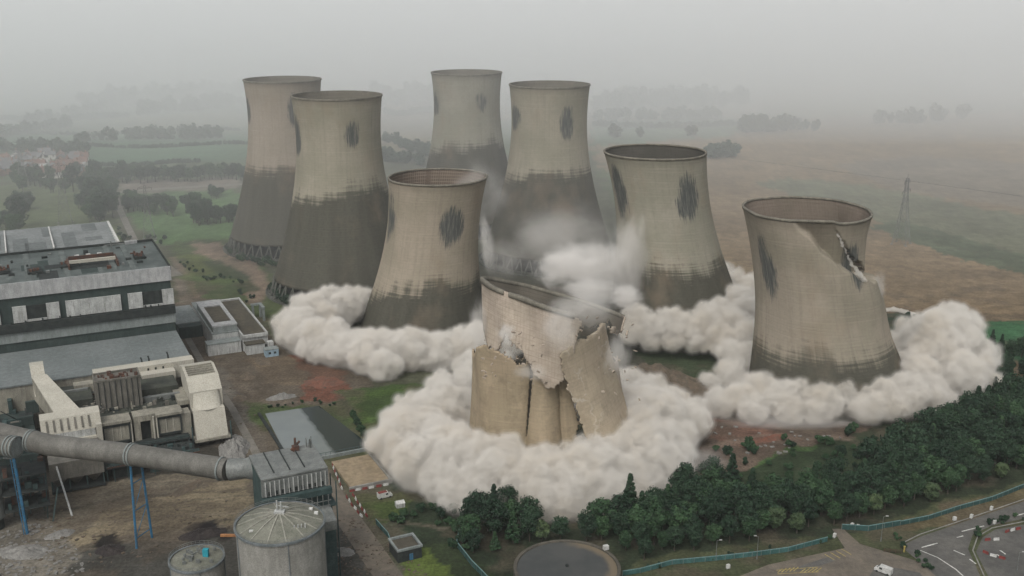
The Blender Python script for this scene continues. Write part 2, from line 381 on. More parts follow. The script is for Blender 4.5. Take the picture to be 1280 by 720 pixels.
    if patches:
        tot = None; vfine = t.noise(t.mapping(uv, (230, 11, 1)), 1., 4, .7)
        for k, pu in enumerate(PATCH_U):
            e1 = t.math('DIVIDE', t.math('SUBTRACT', u, pu+.004*math.sin(k+seed)), pr[0]*(1+.15*math.cos(k*2+seed))); e2 = t.math('DIVIDE', t.math('SUBTRACT', v, pv+.012*math.sin(k*2+seed)), pr[1]*(1+.2*math.sin(k*3+seed*2)))
            e = t.math('ADD', t.math('POWER', t.math('ABSOLUTE', e1), 2.), t.math('POWER', t.math('ABSOLUTE', e2), 2.2))
            e = t.math('ADD', e, t.math('MULTIPLY', t.math('SUBTRACT', vs, .5), 1.9))
            e = t.math('ADD', e, t.math('MULTIPLY', t.math('SUBTRACT', blot, .5), 4.2))
            e = t.math('ADD', e, t.math('MULTIPLY', t.math('SUBTRACT', vfine, .5), 2.8)); m = t.sstep(e, 1.45, .35); tot = m if tot is None else t.math('MAXIMUM', tot, m)
        pc = t.mix(t.sstep(vfine, .42, .66), (.05, .058, .058), (.13, .13, .12))
        c = t.mix(t.math('MULTIPLY', tot, .92), c, pc)
        c = t.mix(t.math('MULTIPLY', t.sstep(v, .955, .985), .35), c, tuple(x*.5 for x in light))
    if grid:
        gu = t.math('PINGPONG', t.math('MULTIPLY', u, 130.), .5); gv = t.math('PINGPONG', t.math('MULTIPLY', v, 66.), .5)
        g = t.math('MAXIMUM', t.sstep(gu, .15, .02), t.sstep(gv, .15, .02))
        g = t.math('MULTIPLY', g, t.sstep(vs2, .3, .55))
        c = t.mix(t.math('MULTIPLY', g, grid), c, (.33, .27, .21) if inner else (.16, .13, .10))
    return t.bsdf(c, .92, bump=t.math('ADD', t.math('MULTIPLY', grain, .6), t.math('MULTIPLY', hl, -.6)), bstr=.35, bdist=.25, spec=.15)

def shell_part(name, mats, parent, z0=ZB, z1=TOP, th0=-180., th1=180., nt_=144, nz=70, keep=None, disp=None, thick=.55):
    """a piece of tower wall: theta 0 faces the camera side (-y), positive to the right; keep(theta,z) -> bool, disp(x,y,z,theta)->xyz"""
    full = abs(th1-th0-360) < 1e-6
    th = np.radians(np.linspace(th0, th1, nt_+1)); zz = np.linspace(z0, z1, nz+1)
    T_, Z_ = np.meshgrid(th, zz); r = rad(Z_)
    X = r*np.sin(T_); Y = -r*np.cos(T_); Z = Z_.copy()
    if disp: X, Y, Z = disp(X, Y, Z, np.degrees(T_))
    v = np.stack([X, Y, Z], -1).reshape(-1, 3); n = nt_+1; f = []; fuv = []
    tc = np.degrees((T_[:-1, :-1]+T_[1:, 1:])/2); zc = (Z_[:-1, :-1]+Z_[1:, 1:])/2
    K = keep(tc, zc) if keep else np.ones(tc.shape, bool)
    for i in range(nz):
        for j in range(nt_):
            if not K[i, j]: continue
            j2 = (j+1) % nt_ if full else j+1
            f.append((i*n+j, i*n+j2, (i+1)*n+j2, (i+1)*n+j))
            ua, ub = .5+th[j]/(2*math.pi), .5+th[j+1]/(2*math.pi); va, vb = zz[i]/TOP, zz[i+1]/TOP
            fuv += [(ua, va), (ub, va), (ub, vb), (ua, vb)]
    used = sorted({a for q in f for a in q}); mp = {a: k for k, a in enumerate(used)}
    me = bpy.data.meshes.new(name); me.from_pydata(v[used].tolist(), [], [tuple(mp[a] for a in q) for q in f]); me.update()
    uvl = me.uv_layers.new(name='UVMap'); uvl.data.foreach_set('uv', np.array(fuv, 'f').ravel())
    o = link(name, me, mats, parent, smooth=True)
    s = o.modifiers.new('wall', 'SOLIDIFY'); s.thickness = thick; s.offset = -1; s.material_offset = 1 if len(mats) > 1 else 0
    s.material_offset_rim = 0
    return o

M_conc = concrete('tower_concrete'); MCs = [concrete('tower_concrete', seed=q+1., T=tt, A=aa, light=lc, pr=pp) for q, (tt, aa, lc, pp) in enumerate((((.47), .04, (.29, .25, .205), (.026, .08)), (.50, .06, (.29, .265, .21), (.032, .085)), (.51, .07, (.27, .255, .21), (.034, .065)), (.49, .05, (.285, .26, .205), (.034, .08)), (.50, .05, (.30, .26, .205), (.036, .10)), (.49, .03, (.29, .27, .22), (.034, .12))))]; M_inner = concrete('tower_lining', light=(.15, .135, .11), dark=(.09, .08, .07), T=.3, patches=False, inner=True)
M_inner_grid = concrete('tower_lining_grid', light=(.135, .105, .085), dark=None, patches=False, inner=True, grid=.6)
M_rim = mat('rim_concrete', (.20, .185, .15), scale=.2); M_leg = mat('leg_concrete', (.095, .10, .085), scale=.3)
M_pack = mat('packing', (.035, .042, .04), (.02, .024, .024), scale=.5)
_jt = np.random.RandomState(4).rand(65); _jt[64] = _jt[0]
def jag(T, amp, seed, f=1.):
    s = np.asarray(T, float)*f*.06+seed*11.3
    n = lambda x: (np.interp(x % 64, np.arange(65), _jt))
    return amp*((n(s)-.5)*2.2+(n(s*3.1+5)-.5)*1.1+(n(s*9.3+9)-.5)*.55)
_legme = None
def leg_mesh():
    global _legme
    if _legme is None:
        b = MB(); rt = float(rad(ZB)); n = 40; da = math.pi/n
        top = (0, -rt+.2, ZB+.3); rb = rt+3.2
        for s in (-1, 1): b.bar((math.sin(s*da*.9)*rb, -math.cos(s*da*.9)*rb, -.5), top, .55, 6, .45)
        _legme = b.mesh('leg'); _legme.materials.append(M_leg)
    return _legme
def tower(x, y, label, sink=0., tilt=(0, 0), mats=None, legs=True, keep=None, disp=None, nt_=144, nz=70, zmin=None):
    t = empty('cooling_tower', (x, y, -sink), 0, label, 'cooling tower', 'cooling towers')
    if sink:   # tilt about the ground line
        M = Matrix.Translation((x, y, 0)) @ Matrix.Rotation(tilt[0], 4, 'Y') @ Matrix.Rotation(tilt[1], 4, 'X') @ Matrix.Translation((0, 0, -sink))
        t.matrix_world = M
    z0 = ZB if zmin is None else zmin
    shell_part('shell', mats or [M_conc, M_inner], t, z0=z0, nt_=nt_, nz=nz, keep=keep, disp=disp)
    if disp:
        for nm, za, zb_ in (('rim', TOP-.7, TOP+.25),):
            q = shell_part('rim', [M_rim], t, z0=za, z1=zb_, nt_=144, nz=2, disp=lambda X, Y, Z, T: disp(X*1.008, Y*1.008, Z, T), thick=.95)
    else:
        r = MB(); a = float(rad(TOP)); r.lathe([(a+.05, TOP-.9), (a+.3, TOP-.7), (a+.3, TOP+.25), (a-.7, TOP+.25), (a-.7, TOP-.5)], 96, cap=False)
        r.build('rim', M_rim, t, smooth=False)
    if legs:
        b = MB(); rt = float(rad(ZB)); b.lathe([(rt-4, 0.1), (rt-4, ZB-.5), (rt-8, ZB+.5)], 64); b.build('packing', M_pack, t)
        b = MB(); b.lathe([(rt+5.5, 0), (rt+5.5, 1.0), (rt+4.9, 1.0), (rt+4.9, .15), (rt-4.2, .15)], 72, cap=False); b.build('basin', M_leg, t)
        for k in range(40):
            l = link('leg', leg_mesh(), None, t); l.rotation_euler = (0, 0, 2*math.pi*k/40)
    return t
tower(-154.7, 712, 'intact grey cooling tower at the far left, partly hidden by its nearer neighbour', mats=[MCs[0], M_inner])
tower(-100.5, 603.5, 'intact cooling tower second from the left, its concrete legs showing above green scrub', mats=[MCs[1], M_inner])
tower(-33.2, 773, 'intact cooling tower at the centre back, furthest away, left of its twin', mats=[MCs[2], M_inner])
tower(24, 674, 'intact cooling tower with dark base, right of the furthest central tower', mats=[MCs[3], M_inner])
def lean(kx, ky, zg, f=None):
    def d(X, Y, Z, T):
        if f: X, Y, Z = f(X, Y, Z, T)
        s = .010*np.sin(np.radians(T)*4+Z*.06+kx*40)
        return X*(1+s)+kx*(Z-zg), Y*(1+s)+ky*(Z-zg), Z
    return d
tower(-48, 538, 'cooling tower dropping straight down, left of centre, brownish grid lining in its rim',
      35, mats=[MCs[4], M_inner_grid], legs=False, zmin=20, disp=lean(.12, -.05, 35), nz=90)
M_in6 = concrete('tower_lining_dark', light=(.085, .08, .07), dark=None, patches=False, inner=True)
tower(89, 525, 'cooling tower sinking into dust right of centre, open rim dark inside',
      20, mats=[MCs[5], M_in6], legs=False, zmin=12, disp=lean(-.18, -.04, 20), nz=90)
# right-hand tower : its upper right corner has folded in along a slanting crack
def crease(T): return np.interp(T, [-32, -12, 5, 30, 60, 110, 150], [117, 106, 97, 90, 86, 84, 90])+.8*np.sin(T*.35)
def crk(T): return np.interp(T, [4, 7, 24, 42, 65, 110], [119, 115, 101, 94.5, 88, 85])+.8*np.sin(T*.35)+.6*np.sin(T*1.1)+.3*np.sin(T*2.9)
def disp7(X, Y, Z, T):
    L1 = crease(T); L2 = crk(T)
    win = np.clip((T+30)/26, 0, 1)*np.clip((135-T)/40, 0, 1)
    dent = np.clip((Z-L1)/1.6, 0, 1)*np.clip((115.3-Z)/np.maximum(115.3-L1, 1), 0, 1)*win
    out = np.clip((Z-L2)/.8, 0, 1)*np.clip((T-7)/6, 0, 1)*np.clip((130-T)/30, 0, 1)
    bul = np.exp(-((Z-(L1-9))/10)**2)*win
    low = np.clip((60-Z)/30, 0, 1)*np.clip((T-10)/60, 0, 1)*np.clip((170-T)/40, 0, 1)
    k = 1-dent*.27*(1-.55*out*np.clip((62-T)/16, 0, 1))+bul*.05+low*.05
    k = 1.05*(k+.012*np.sin(np.radians(T)*5+Z*.05)+.008*np.sin(np.radians(T)*9+1-Z*.08))
    return X*k, Y*k, Z-out*.7
def keep7(T, Z):
    L2 = crk(T)
    crack = (np.abs(Z-L2) < .2+.010*np.abs(T-7)) & (T > 9) & (T < 62)
    return ~crack
M_c7 = concrete('tower_concrete_right', light=(.285, .25, .20), T=.475, A=.02, seed=9., pr=(.030, .095))
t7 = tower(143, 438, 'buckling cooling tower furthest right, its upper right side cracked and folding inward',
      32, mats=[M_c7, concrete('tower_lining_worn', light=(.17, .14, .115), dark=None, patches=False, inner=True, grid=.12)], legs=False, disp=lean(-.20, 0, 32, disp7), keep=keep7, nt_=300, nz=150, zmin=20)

# ---- the tower in front, breaking apart
t8 = empty('cooling_tower', (0, 0, 0), 0, 'collapsing cooling tower in front of the others, shattered into tilted pale slabs', 'cooling tower', 'cooling towers')
M8 = concrete('broken_shell_pale', light=(.41, .345, .285), dark=None, patches=False, grid=.30)
M8b = concrete('broken_shell_brown', light=(.33, .265, .185), dark=(.20, .155, .10), T=.46, A=.05, patches=False, grid=.10, seed=3.); M8s = concrete('broken_shell_slab', light=(.36, .30, .225), dark=(.20, .155, .10), T=.46, A=.05, patches=False, grid=.12, seed=5., crack=.4)
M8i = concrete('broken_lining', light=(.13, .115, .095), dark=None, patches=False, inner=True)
def place8(o, loc, ry=0, rx=0, rz=0, z_off=0):
    "shell piece, tower-local height z_off comes to the pivot loc"
    o.matrix_world = Matrix.Translation(loc) @ Matrix.Rotation(R(rz), 4, 'Z') @ Matrix.Rotation(R(ry), 4, 'Y') @ Matrix.Rotation(R(rx), 4, 'X') @ Matrix.Translation((0, 0, -z_off))
P8 = (13, 378)
def up_disp(X, Y, Z, T):
    k = 1+.045*np.sin(np.radians(T)*3+Z*.06)+.02*np.sin(np.radians(T)*8+Z*.2)
    return X*k*1.12+.24*(115-Z), Y*k*1.06, Z
o = shell_part('upper_shell', [M8, M8i], t8, z0=66, z1=115, th0=-180, th1=180, nt_=320, nz=80, disp=up_disp, thick=.8,
   keep=lambda T, Z: (Z > np.interp(T, [-180, -95, -80, -62, -50, -34, -22, -10, 2, 8, 13, 60, 100, 180], [100, 100, 98, 94, 100, 98, 88, 87, 91, 99, 112, 113, 111, 100])+jag(T, 2.6, 1.)) & ~((T > 44) & (T < 100) & (Z > 104+jag(T, 6, 4))) & ~((T > 4) & (T < 60) & (Z > 114.0+jag(T, 1.6, 7))))
place8(o, (P8[0]+4.5, P8[1]-2, 60.5), 16, -9, 0, 115)
o = shell_part('broken_rim', [M_rim], t8, z0=113.6, z1=115.2, th0=-180, th1=180, nt_=320, nz=2, thick=1.4,
   disp=lambda X, Y, Z, T: up_disp(X*1.02, Y*1.02, Z, T), keep=lambda T, Z: ~((T > 6+jag(Z*9, 3, 2)) & (T < 112)) & ~((T > -52) & (T < -47)))
place8(o, (P8[0]+4.5, P8[1]-2, 60.5), 16, -9, 0, 115)
def low_disp(X, Y, Z, T):
    c1 = -14+.30*(Z-60); c2 = 20+.05*(Z-60)
    k = .99-.13*np.exp(-np.abs((T-c1)/7))+.045*np.exp(-((T-c1-15)/9)**2)-.10*np.exp(-np.abs((T-c2)/5))+.035*np.exp(-((T+52)/16)**2)+.015*np.sin(np.radians(T)*9+Z*.12)
    return X*k, Y*k, Z
o = shell_part('lower_shell', [M8b, M8i], t8, z0=38, z1=104, th0=-120, th1=46, nt_=220, nz=100, thick=.8, disp=low_disp,
   keep=lambda T, Z: (Z < np.interp(T, [-120, -80, -60, -30, -5, 20, 46], [88, 91, 97, 98, 96, 93, 90])+jag(T, 2.5, 3.)) & (T < 34-.08*(Z-60)+jag(Z*4, 2.5, 1.)) & ~((np.abs(T-(-14+.30*(Z-60))) < .5+.04*(Z-68)) & (Z > 66)) )
place8(o, (P8[0]-2, P8[1]-2, 0), -3, 1, 0, 50)
def slab_disp(X, Y, Z, T):
    k = 1+.03*np.sin(np.radians(T)*6+Z*.07); return X*k, Y*k, Z
o = shell_part('leaning_slab', [M8s, M8i], t8, z0=42, z1=104, th0=6, th1=80, nt_=110, nz=90, thick=1.0, disp=slab_disp,
   keep=lambda T, Z: (Z < 100+jag(T, 1.4, 5.)) & (T > 6+.16*(100-Z)+jag(Z*4, 2.2, 2.)) & (T < 72+.04*(92-Z)+jag(Z*3, 2, 4.)))
place8(o, (P8[0]+9, P8[1]-9, 0), -13, -3, 8, 50)
o = shell_part('torn_slab', [M8, M8i], t8, z0=46, z1=88, th0=50, th1=112, nt_=60, nz=50,
   keep=lambda T, Z: (Z < 84+jag(T, 3, 8.)) & (T > 54+jag(Z*4, 4, 3.)))
place8(o, (P8[0]+6, P8[1]+2, 0), -4, 2, 0, 50)
o = shell_part('rear_shell', [M8b, M8i], t8, z0=44, z1=82, th0=105, th1=240, nt_=90, nz=50,
   keep=lambda T, Z: (Z < 74+jag(T, 6, 9.)))
place8(o, (P8[0], P8[1], 0), 0, 0, 0, 50)
# ================================================================== DUST
def dust_material(name, color, density, hetero=True):
    t = NT(name); v = t.n('ShaderNodeVolumePrincipled')
    v.inputs['Color'].default_value = (*color, 1); v.inputs['Density'].default_value = density; v.inputs['Anisotropy'].default_value = 0.
    if hetero:
        o = t.obj(); nz = t.noise(o, .26, 5, .66, .5)
        t.put(v.inputs['Color'], t.mix(t.sstep(t.noise(o, .05, 3, .6), .42, .66), color, tuple(a*b for a, b in zip(color, (.975, .95, .91)))))
        t.put(v.inputs['Density'], t.math('MULTIPLY', t.sstep(nz, .33, .64), density)); t.m.cycles.volume_step_rate = .06
    t.t.links.new(v.outputs[0], t.out.inputs['Volume']); return t.m
_ico = {}
def ico(n):
    if n not in _ico:
        bm = bmesh.new(); bmesh.ops.create_icosphere(bm, subdivisions=n, radius=1.); bm.verts.ensure_lookup_table()
        _ico[n] = (np.array([v.co[:] for v in bm.verts]), np.array([[v.index for v in f.verts] for f in bm.faces])); bm.free()
    return _ico[n]
def blob_cloud(name, blobs, m, label=None, voxel=.7, seed=1, kids=(15, 8), sub=(.44, .42), disp=1.0, squash=.95, parent=None, shrink=0., fuzz=0.):
    """billowing cloud: big puffs, each carrying smaller and smaller puffs, fused into one skin"""
    rnd = random.Random(seed); V = []; Fa = []; k = 0
    def add(c, r, n=2):
        nonlocal k
        v, f = ico(n); V.append(v*r*np.array((1, 1, squash))+np.array(c)); Fa.append(f+k); k += len(v)
    for (x, y, z, r) in blobs:
        r = max(r-shrink, .5); add((x, y, z), r, 3)
        for _ in range(kids[0]):
            a = rnd.uniform(0, 2*math.pi); e = rnd.uniform(-.35, 1.35); d = Vector((math.cos(a)*math.cos(e), math.sin(a)*math.cos(e), math.sin(e)*squash))
            r2 = r*sub[0]*rnd.uniform(.65, 1.2); c2 = Vector((x, y, z))+d*(r*.86); add(c2, r2, 2)
            for _ in range(kids[1]):
                a2 = rnd.uniform(0, 2*math.pi); e2 = rnd.uniform(-.5, 1.4); q = Vector((math.cos(a2)*math.cos(e2), math.sin(a2)*math.cos(e2), math.sin(e2)))
                q = (q+d*.7).normalized(); add(c2+q*r2*.85, r2*sub[1]*rnd.uniform(.7, 1.2), 1)
    me = bpy.data.meshes.new(name); V = np.concatenate(V); Fa = np.concatenate(Fa)
    me.from_pydata(V.tolist(), [], Fa.tolist()); me.update()
    o = bpy.data.objects.new('tmp', me); C.objects.link(o)
    rm = o.modifiers.new('r', 'REMESH'); rm.mode = 'VOXEL'; rm.voxel_size = voxel; rm.use_smooth_shade = True
    sm = o.modifiers.new('s', 'SMOOTH'); sm.factor = .5; sm.iterations = 1
    for (sz, st) in ((6., 2.4*disp), (2.6, 1.8*disp), (1.2, 1.1*disp)):
        tx = bpy.data.textures.new('puff', 'CLOUDS'); tx.noise_scale = sz; tx.noise_depth = 3
        dm = o.modifiers.new('d', 'DISPLACE'); dm.texture = tx; dm.strength = st; dm.mid_level = .5; dm.texture_coords = 'GLOBAL'
    dg = bpy.context.evaluated_depsgraph_get(); me2 = bpy.data.meshes.new_from_object(o.evaluated_get(dg)); me2.name = name
    bpy.data.objects.remove(o); bpy.data.meshes.remove(me)
    me2.materials.clear()
    ob = link(name, me2, m, parent, smooth=True)
    if label: tag(ob, label, 'dust cloud', kind='stuff')
    if fuzz:
        n_ = len(me2.vertices); co_ = np.empty(n_*3, 'f'); me2.vertices.foreach_get('co', co_); no_ = np.empty(n_*3, 'f'); me2.vertices.foreach_get('normal', no_)
        for k_, (off, mm) in enumerate(((fuzz, MF1), (fuzz*2.1, MF2))):
            m3_ = me2.copy(); m3_.name = 'thin_edge'; m3_.vertices.foreach_set('co', co_+no_*off); m3_.materials.clear(); o3 = link('thin_edge', m3_, mm, ob); o3['kind'] = 'stuff'
    return ob
def arc(cx, cy, rr, a0, a1, r0, r1, n, seed, jit=.25, zf=.55, rows=2):
    "puffs along an arc round (cx,cy); angle 0 faces the camera, positive to the right"
    rnd = random.Random(seed); out = []
    for i in range(n):
        a = R(a0+(a1-a0)*(i+.5)/n)
        for k in range(rows):
            r = rnd.uniform(r0, r1); q = rr+(k-(rows-1)/2)*r0*1.3+rnd.uniform(-jit, jit)*r0
            out.append((cx+q*math.sin(a), cy-q*math.cos(a), r*zf*rnd.uniform(.7, 1.1), r))
    return out
DUST = (.95, .925, .878)
MF1 = volmat('dust_edge', DUST, .07); MF2 = volmat('dust_edge_thin', DUST, .02)
MD = dust_material('dust_air', DUST, .42)
def atp(px, py, z, r): p = U(px, py, z); return (p.x, p.y, z, r)
# ring of the collapsing tower
bl = arc(10, 376, 43, -178, 178, 10.5, 13.5, 26, 3, rows=1, zf=.5)+arc(10, 376, 47, -110, 110, 8, 11, 26, 13, rows=2, zf=.6)+arc(8, 376, 55, -40, 40, 5, 7.5, 16, 4, rows=1)
bl += [atp(px, py, z, r) for px, py, z, r in ((590, 490, 9, 8), (575, 505, 9, 9), (555, 512, 9, 8), (530, 525, 8, 8), (812, 505, 10, 9), (835, 515, 9, 9), (590, 470, 10, 6), (600, 455, 12, 5), (855, 530, 9, 9))]
blob_cloud('dust_cloud', bl, MD, 'thick pale ring of dust rolling out from the collapsing foreground tower', seed=3, fuzz=.75)
# left tower ring
bl = arc(-48, 538, 68, -62, 40, 6.5, 9.5, 24, 5, rows=2, zf=.7)+[atp(*q) for q in ((392, 402, 9, 12), (420, 390, 9, 11), (378, 418, 8, 10), (440, 383, 9, 9), (400, 430, 8, 10), (455, 378, 10, 6), (425, 438, 7, 9), (455, 448, 7, 8), (590, 462, 7, 7), (480, 458, 6, 7.5))]
blob_cloud('dust_cloud', bl, MD, 'bank of dust curling round the foot of the left sinking tower', seed=5, fuzz=.75)
# right-hand ring
RH = [(888, 480, 4, 4.5), (884, 478, 4, 3), (900, 506, 5, 6.5), (925, 500, 6, 7), (915, 470, 7, 6.5), (950, 493, 7, 8), (978, 503, 7, 7.5), (1005, 497, 7, 7.5), (1031, 506, 7, 7.5), (1058, 503, 7, 7), (1085, 510, 7, 7),
      (1110, 503, 8, 8), (1130, 500, 8, 8.5), (1150, 490, 9, 9), (1160, 475, 12, 11), (1185, 465, 14, 13), (1208, 460, 12, 12), (1175, 438, 20, 14), (1155, 428, 18, 11), (1192, 425, 22, 13), (1220, 475, 8, 9), (1138, 425, 14, 8),
      (1226, 455, 10, 8), (1128, 440, 12, 7), (940, 515, 4, 6), (990, 518, 4, 5), (1020, 515, 5, 5.5), (1170, 500, 7, 8), (1195, 492, 7, 8), (1145, 458, 12, 9)]
blob_cloud('dust_cloud', [atp(*q) for q in RH], MD, 'billowing dust along the foot of the right-hand tower, piled high on its right', seed=7, fuzz=.75)
# behind / between
def atD(px, py, Y, r): q = (py-360)/F; w_ = -Y*(sT+q*cT)/(cT-q*sT); dpt = Y*cT-w_*sT; return ((px-640)/F*dpt, Y, HC+w_, r)
bl = [atD(*q) for q in ((795, 398, 488, 6.5), (812, 410, 485, 7), (836, 406, 482, 7), (858, 412, 481, 7.5), (880, 404, 482, 8), (902, 398, 486, 8.5), (790, 416, 484, 6), (815, 424, 481, 6), (842, 422, 478, 6.5), (868, 425, 477, 6.5), (893, 418, 478, 7.5), (915, 412, 480, 9),
   (925, 388, 500, 10), (915, 365, 530, 10), (938, 368, 528, 9), (905, 350, 545, 7), (938, 392, 492, 9), (932, 425, 470, 9), (912, 432, 468, 7.5), (938, 455, 455, 9), (922, 452, 455, 8))]
blob_cloud('dust_cloud', bl, MD, 'low string of dust puffs round the foot of the sinking tower right of centre', seed=9, fuzz=.75)
# ---- thin veils and wisps of dust
def atY(px, py, Y):
    Y = Y*1.283+3
    a = (px-640)/F; b = (360-py)/F; dy = cT+b*sT; dz = -sT+b*cT; k = Y/dy
    return Vector((a*k, Y, HC+dz*k))
cy.volume_step_rate = 1.0; cy.volume_max_steps = 128
def veil_mat(name, density, ns=2.2, lo=.40, hi=.66, color=(.985, .965, .935)):
    t = NT(name); v = t.n('ShaderNodeVolumePrincipled'); v.inputs['Color'].default_value = (*color, 1)
    o = t.obj(); ln = t.n('ShaderNodeVectorMath', operation='LENGTH'); t.put(ln.inputs[0], o)
    inf = t.n('ShaderNodeObjectInfo').outputs['Location']; ad = t.n('ShaderNodeVectorMath', operation='ADD'); t.put(ad.inputs[0], o); t.put(ad.inputs[1], inf)
    nz = t.noise(ad.outputs[0], ns, 5, .62, .5); fall = t.sstep(ln.outputs['Value'], 1., .25)
    m = t.sstep(t.math('ADD', nz, t.math('MULTIPLY', t.math('SUBTRACT', fall, .5), .25)), lo, hi)
    t.put(v.inputs['Density'], t.math('MULTIPLY', t.math('MULTIPLY', m, fall), density)); t.t.links.new(v.outputs[0], t.out.inputs['Volume'])
    t.m.cycles.volume_step_rate = 2.
    return t.m
MV = veil_mat('dust_veil', .30); MVm = veil_mat('dust_veil_soft', .13, 1.8, .36, .66); MVt = veil_mat('dust_veil_thin', .05, 1.6, .34, .66)
vi, vf = ico(3)
def veil(px, py, Y, rx, ry, rz, m, label=None, tilt=0.):
    me = bpy.data.meshes.new('dust_veil'); me.from_pydata(vi.tolist(), [], vf.tolist()); me.update(); o = link('dust_cloud', me, m, None, smooth=True)
    o.location = atY(px, py, Y); o.scale = (rx, ry, rz); o.rotation_euler = (0, tilt, 0); tag(o, label, 'dust cloud', kind='stuff'); return o
V1 = 'pale dust boiling up out of the broken top of the collapsing tower'
veil(712, 335, 360, 22, 14, 15, MV, 'bright dust boiling behind the left of the broken rim'); veil(748, 330, 372, 19, 13, 20, MVm, 'soft dust cloud rising over the broken rim')
veil(782, 372, 345, 11, 9, 9, MV, 'bright puff of dust at the right end of the broken rim'); veil(740, 362, 335, 20, 12, 9, MVm, 'dust pouring over the top of the collapsing tower')
veil(700, 408, 254, 9, 5, 13, MVm, 'veil of dust down the front of the collapsing tower'); veil(738, 395, 268, 13, 6, 9, MVt, 'veil of dust before the torn right side of the collapsing tower')
veil(772, 445, 262, 7, 5, 11, MVm, 'small veil of dust beside the leaning slab'); veil(728, 382, 262, 16, 6, 7, MVm, 'thin veil of dust across the broken rim')
veil(608, 305, 390, 5.5, 6, 22, MVm, 'narrow column of dust on the right flank of the left sinking tower', R(-8)); veil(630, 325, 395, 15, 8, 15, MVt, 'thin haze of dust between two dark tower bases')
veil(598, 405, 282, 5, 6, 14, MVm, 'dust bursting from the left edge of the collapsing tower'); veil(633, 418, 262, 5, 4, 6, MV, 'small puff of dust in the notch of the broken shell'); veil(665, 465, 262, 9, 4, 5, MVm, 'thin dust along the tear of the broken shell'); veil(716, 470, 272, 3, 4, 12, MVt, 'dust in the gap beside the leaning slab')
veil(785, 325, 385, 15, 9, 34, MVm, 'smoky plume drifting up the left side of the tower right of centre', R(5)); veil(812, 280, 392, 15, 9, 26, MVt, 'faint upper end of the smoky plume', R(8))
veil(700, 300, 400, 40, 15, 26, MVt, 'faint haze of dust in front of the dark central tower'); veil(600, 240, 420, 22, 10, 22, MVt, 'faint dust above the left sinking tower')
veil(1000, 530, 308, 42, 9, 6, MVm, 'brown skirt of dust trailing over bare earth before the right-hand tower'); veil(880, 575, 262, 14, 8, 6, MVt, 'thin dust at the right end of the foreground ring')
def along(pts, n):
    out = []
    for a, b_ in zip(pts, pts[1:]):
        for k in range(n): f = k/n; out.append(tuple(a[i]*(1-f)+b_[i]*f for i in range(len(a))))
    return out+[pts[-1]]
rj = np.random.RandomState(3)
pts = along([(1046, 292, 408, .3), (1054, 308, 409, .5), (1062, 325, 411, .8), (1070, 338, 413, .9), (1080, 350, 417, 1.0), (1090, 362, 421, 1.4), (1095, 368, 424, 1.3)], 9)
pts2 = along([(1095, 350, 430, .8), (1097, 372, 430, 1.0), (1099, 395, 430, .9), (1103, 410, 430, 1.2), (1109, 425, 430, 1.4), (1115, 440, 430, .9), (1122, 455, 428, .7), (1129, 470, 426, .8)], 8)
blob_cloud('dust_cloud', [atD(a_+rj.uniform(-1.5, 1.5), b_+rj.uniform(-1.5, 1.5), c_, .72*r_*rj.uniform(.6, 1.5)) for (a_, b_, c_, r_) in pts+pts2], dust_material('dust_jet', DUST, .5, False), 'thin white jet of dust spilling down the crack on the right-hand tower', seed=26, voxel=.4, kids=(7, 3), disp=.5)
veil(1098, 358, 330, 5, 4, 9, MVm, 'soft dust hanging off the broken edge of the right-hand tower')
veil(590, 565, 285, 34, 12, 9, MVm, 'soft front edge of the foreground dust ring, left'); veil(760, 590, 262, 40, 12, 8, MVm, 'soft front edge of the foreground dust ring, right'); veil(520, 600, 262, 16, 10, 6, MVt, 'thin dust drifting off the left of the foreground ring')
blob_cloud('dust_cloud', [atp(px, py, 1.2, 1.5) for px, py in along([(1097, 390), (1104, 387.5), (1119, 387), (1133, 390.5), (1147, 396)], 4)], dust_material('dust_streak', DUST, .5, False),
  'thin pale streak of dust arcing over the shrubs behind the right-hand tower', seed=27, voxel=.6, kids=(5, 3), disp=.5)

b = MB()
for k in range(90):
    px, py = ((rj.uniform(600, 690), rj.uniform(415, 480)) if k < 45 else (rj.uniform(690, 800), rj.uniform(395, 500))); c0 = atD(px, py, rj.uniform(325, 350), 1); s0 = rj.uniform(.15, .75)
    ax = Vector(rj.normal(size=3)).normalized(); Mx = Matrix.Rotation(rj.uniform(0, 3), 4, ax)
    b.box(-s0, s0, -s0*rj.uniform(.3, .9), s0*.6, -s0*.3, s0*.3, tf=lambda v_: tuple(Mx @ Vector(v_)+Vector(c0[:3])))
tag(b.build('falling_debris', M8), 'small concrete fragments falling in front of the collapsing tower', 'debris', kind='stuff')

# ================================================================== TREES
def leaf_mat(name, c1, c2, sc_=.35):
    t = NT(name); o = t.obj(); rnd = t.n('ShaderNodeObjectInfo').outputs['Random']
    n_ = t.noise(o, sc_, 4, .7); f = t.noise(o, 2.5, 2, .6)
    c = t.mix(t.sstep(n_, .35, .65), c1, c2); c = t.mix(.5, c, t.mix(f, (.5, .55, .5), (1.3, 1.3, 1.2)), 'MULTIPLY')
    c = t.mix(.55, c, t.mix(rnd, (.55, .62, .62), (1.35, 1.3, 1.15)), 'MULTIPLY')
    m = t.bsdf(c, .75, spec=.15); return m
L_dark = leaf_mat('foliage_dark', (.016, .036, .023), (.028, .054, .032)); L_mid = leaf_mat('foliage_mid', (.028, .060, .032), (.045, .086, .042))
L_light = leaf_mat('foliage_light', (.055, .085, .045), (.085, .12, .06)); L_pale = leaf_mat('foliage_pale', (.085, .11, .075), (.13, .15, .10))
M_bark = mat('bark', (.07, .058, .045), scale=1.)
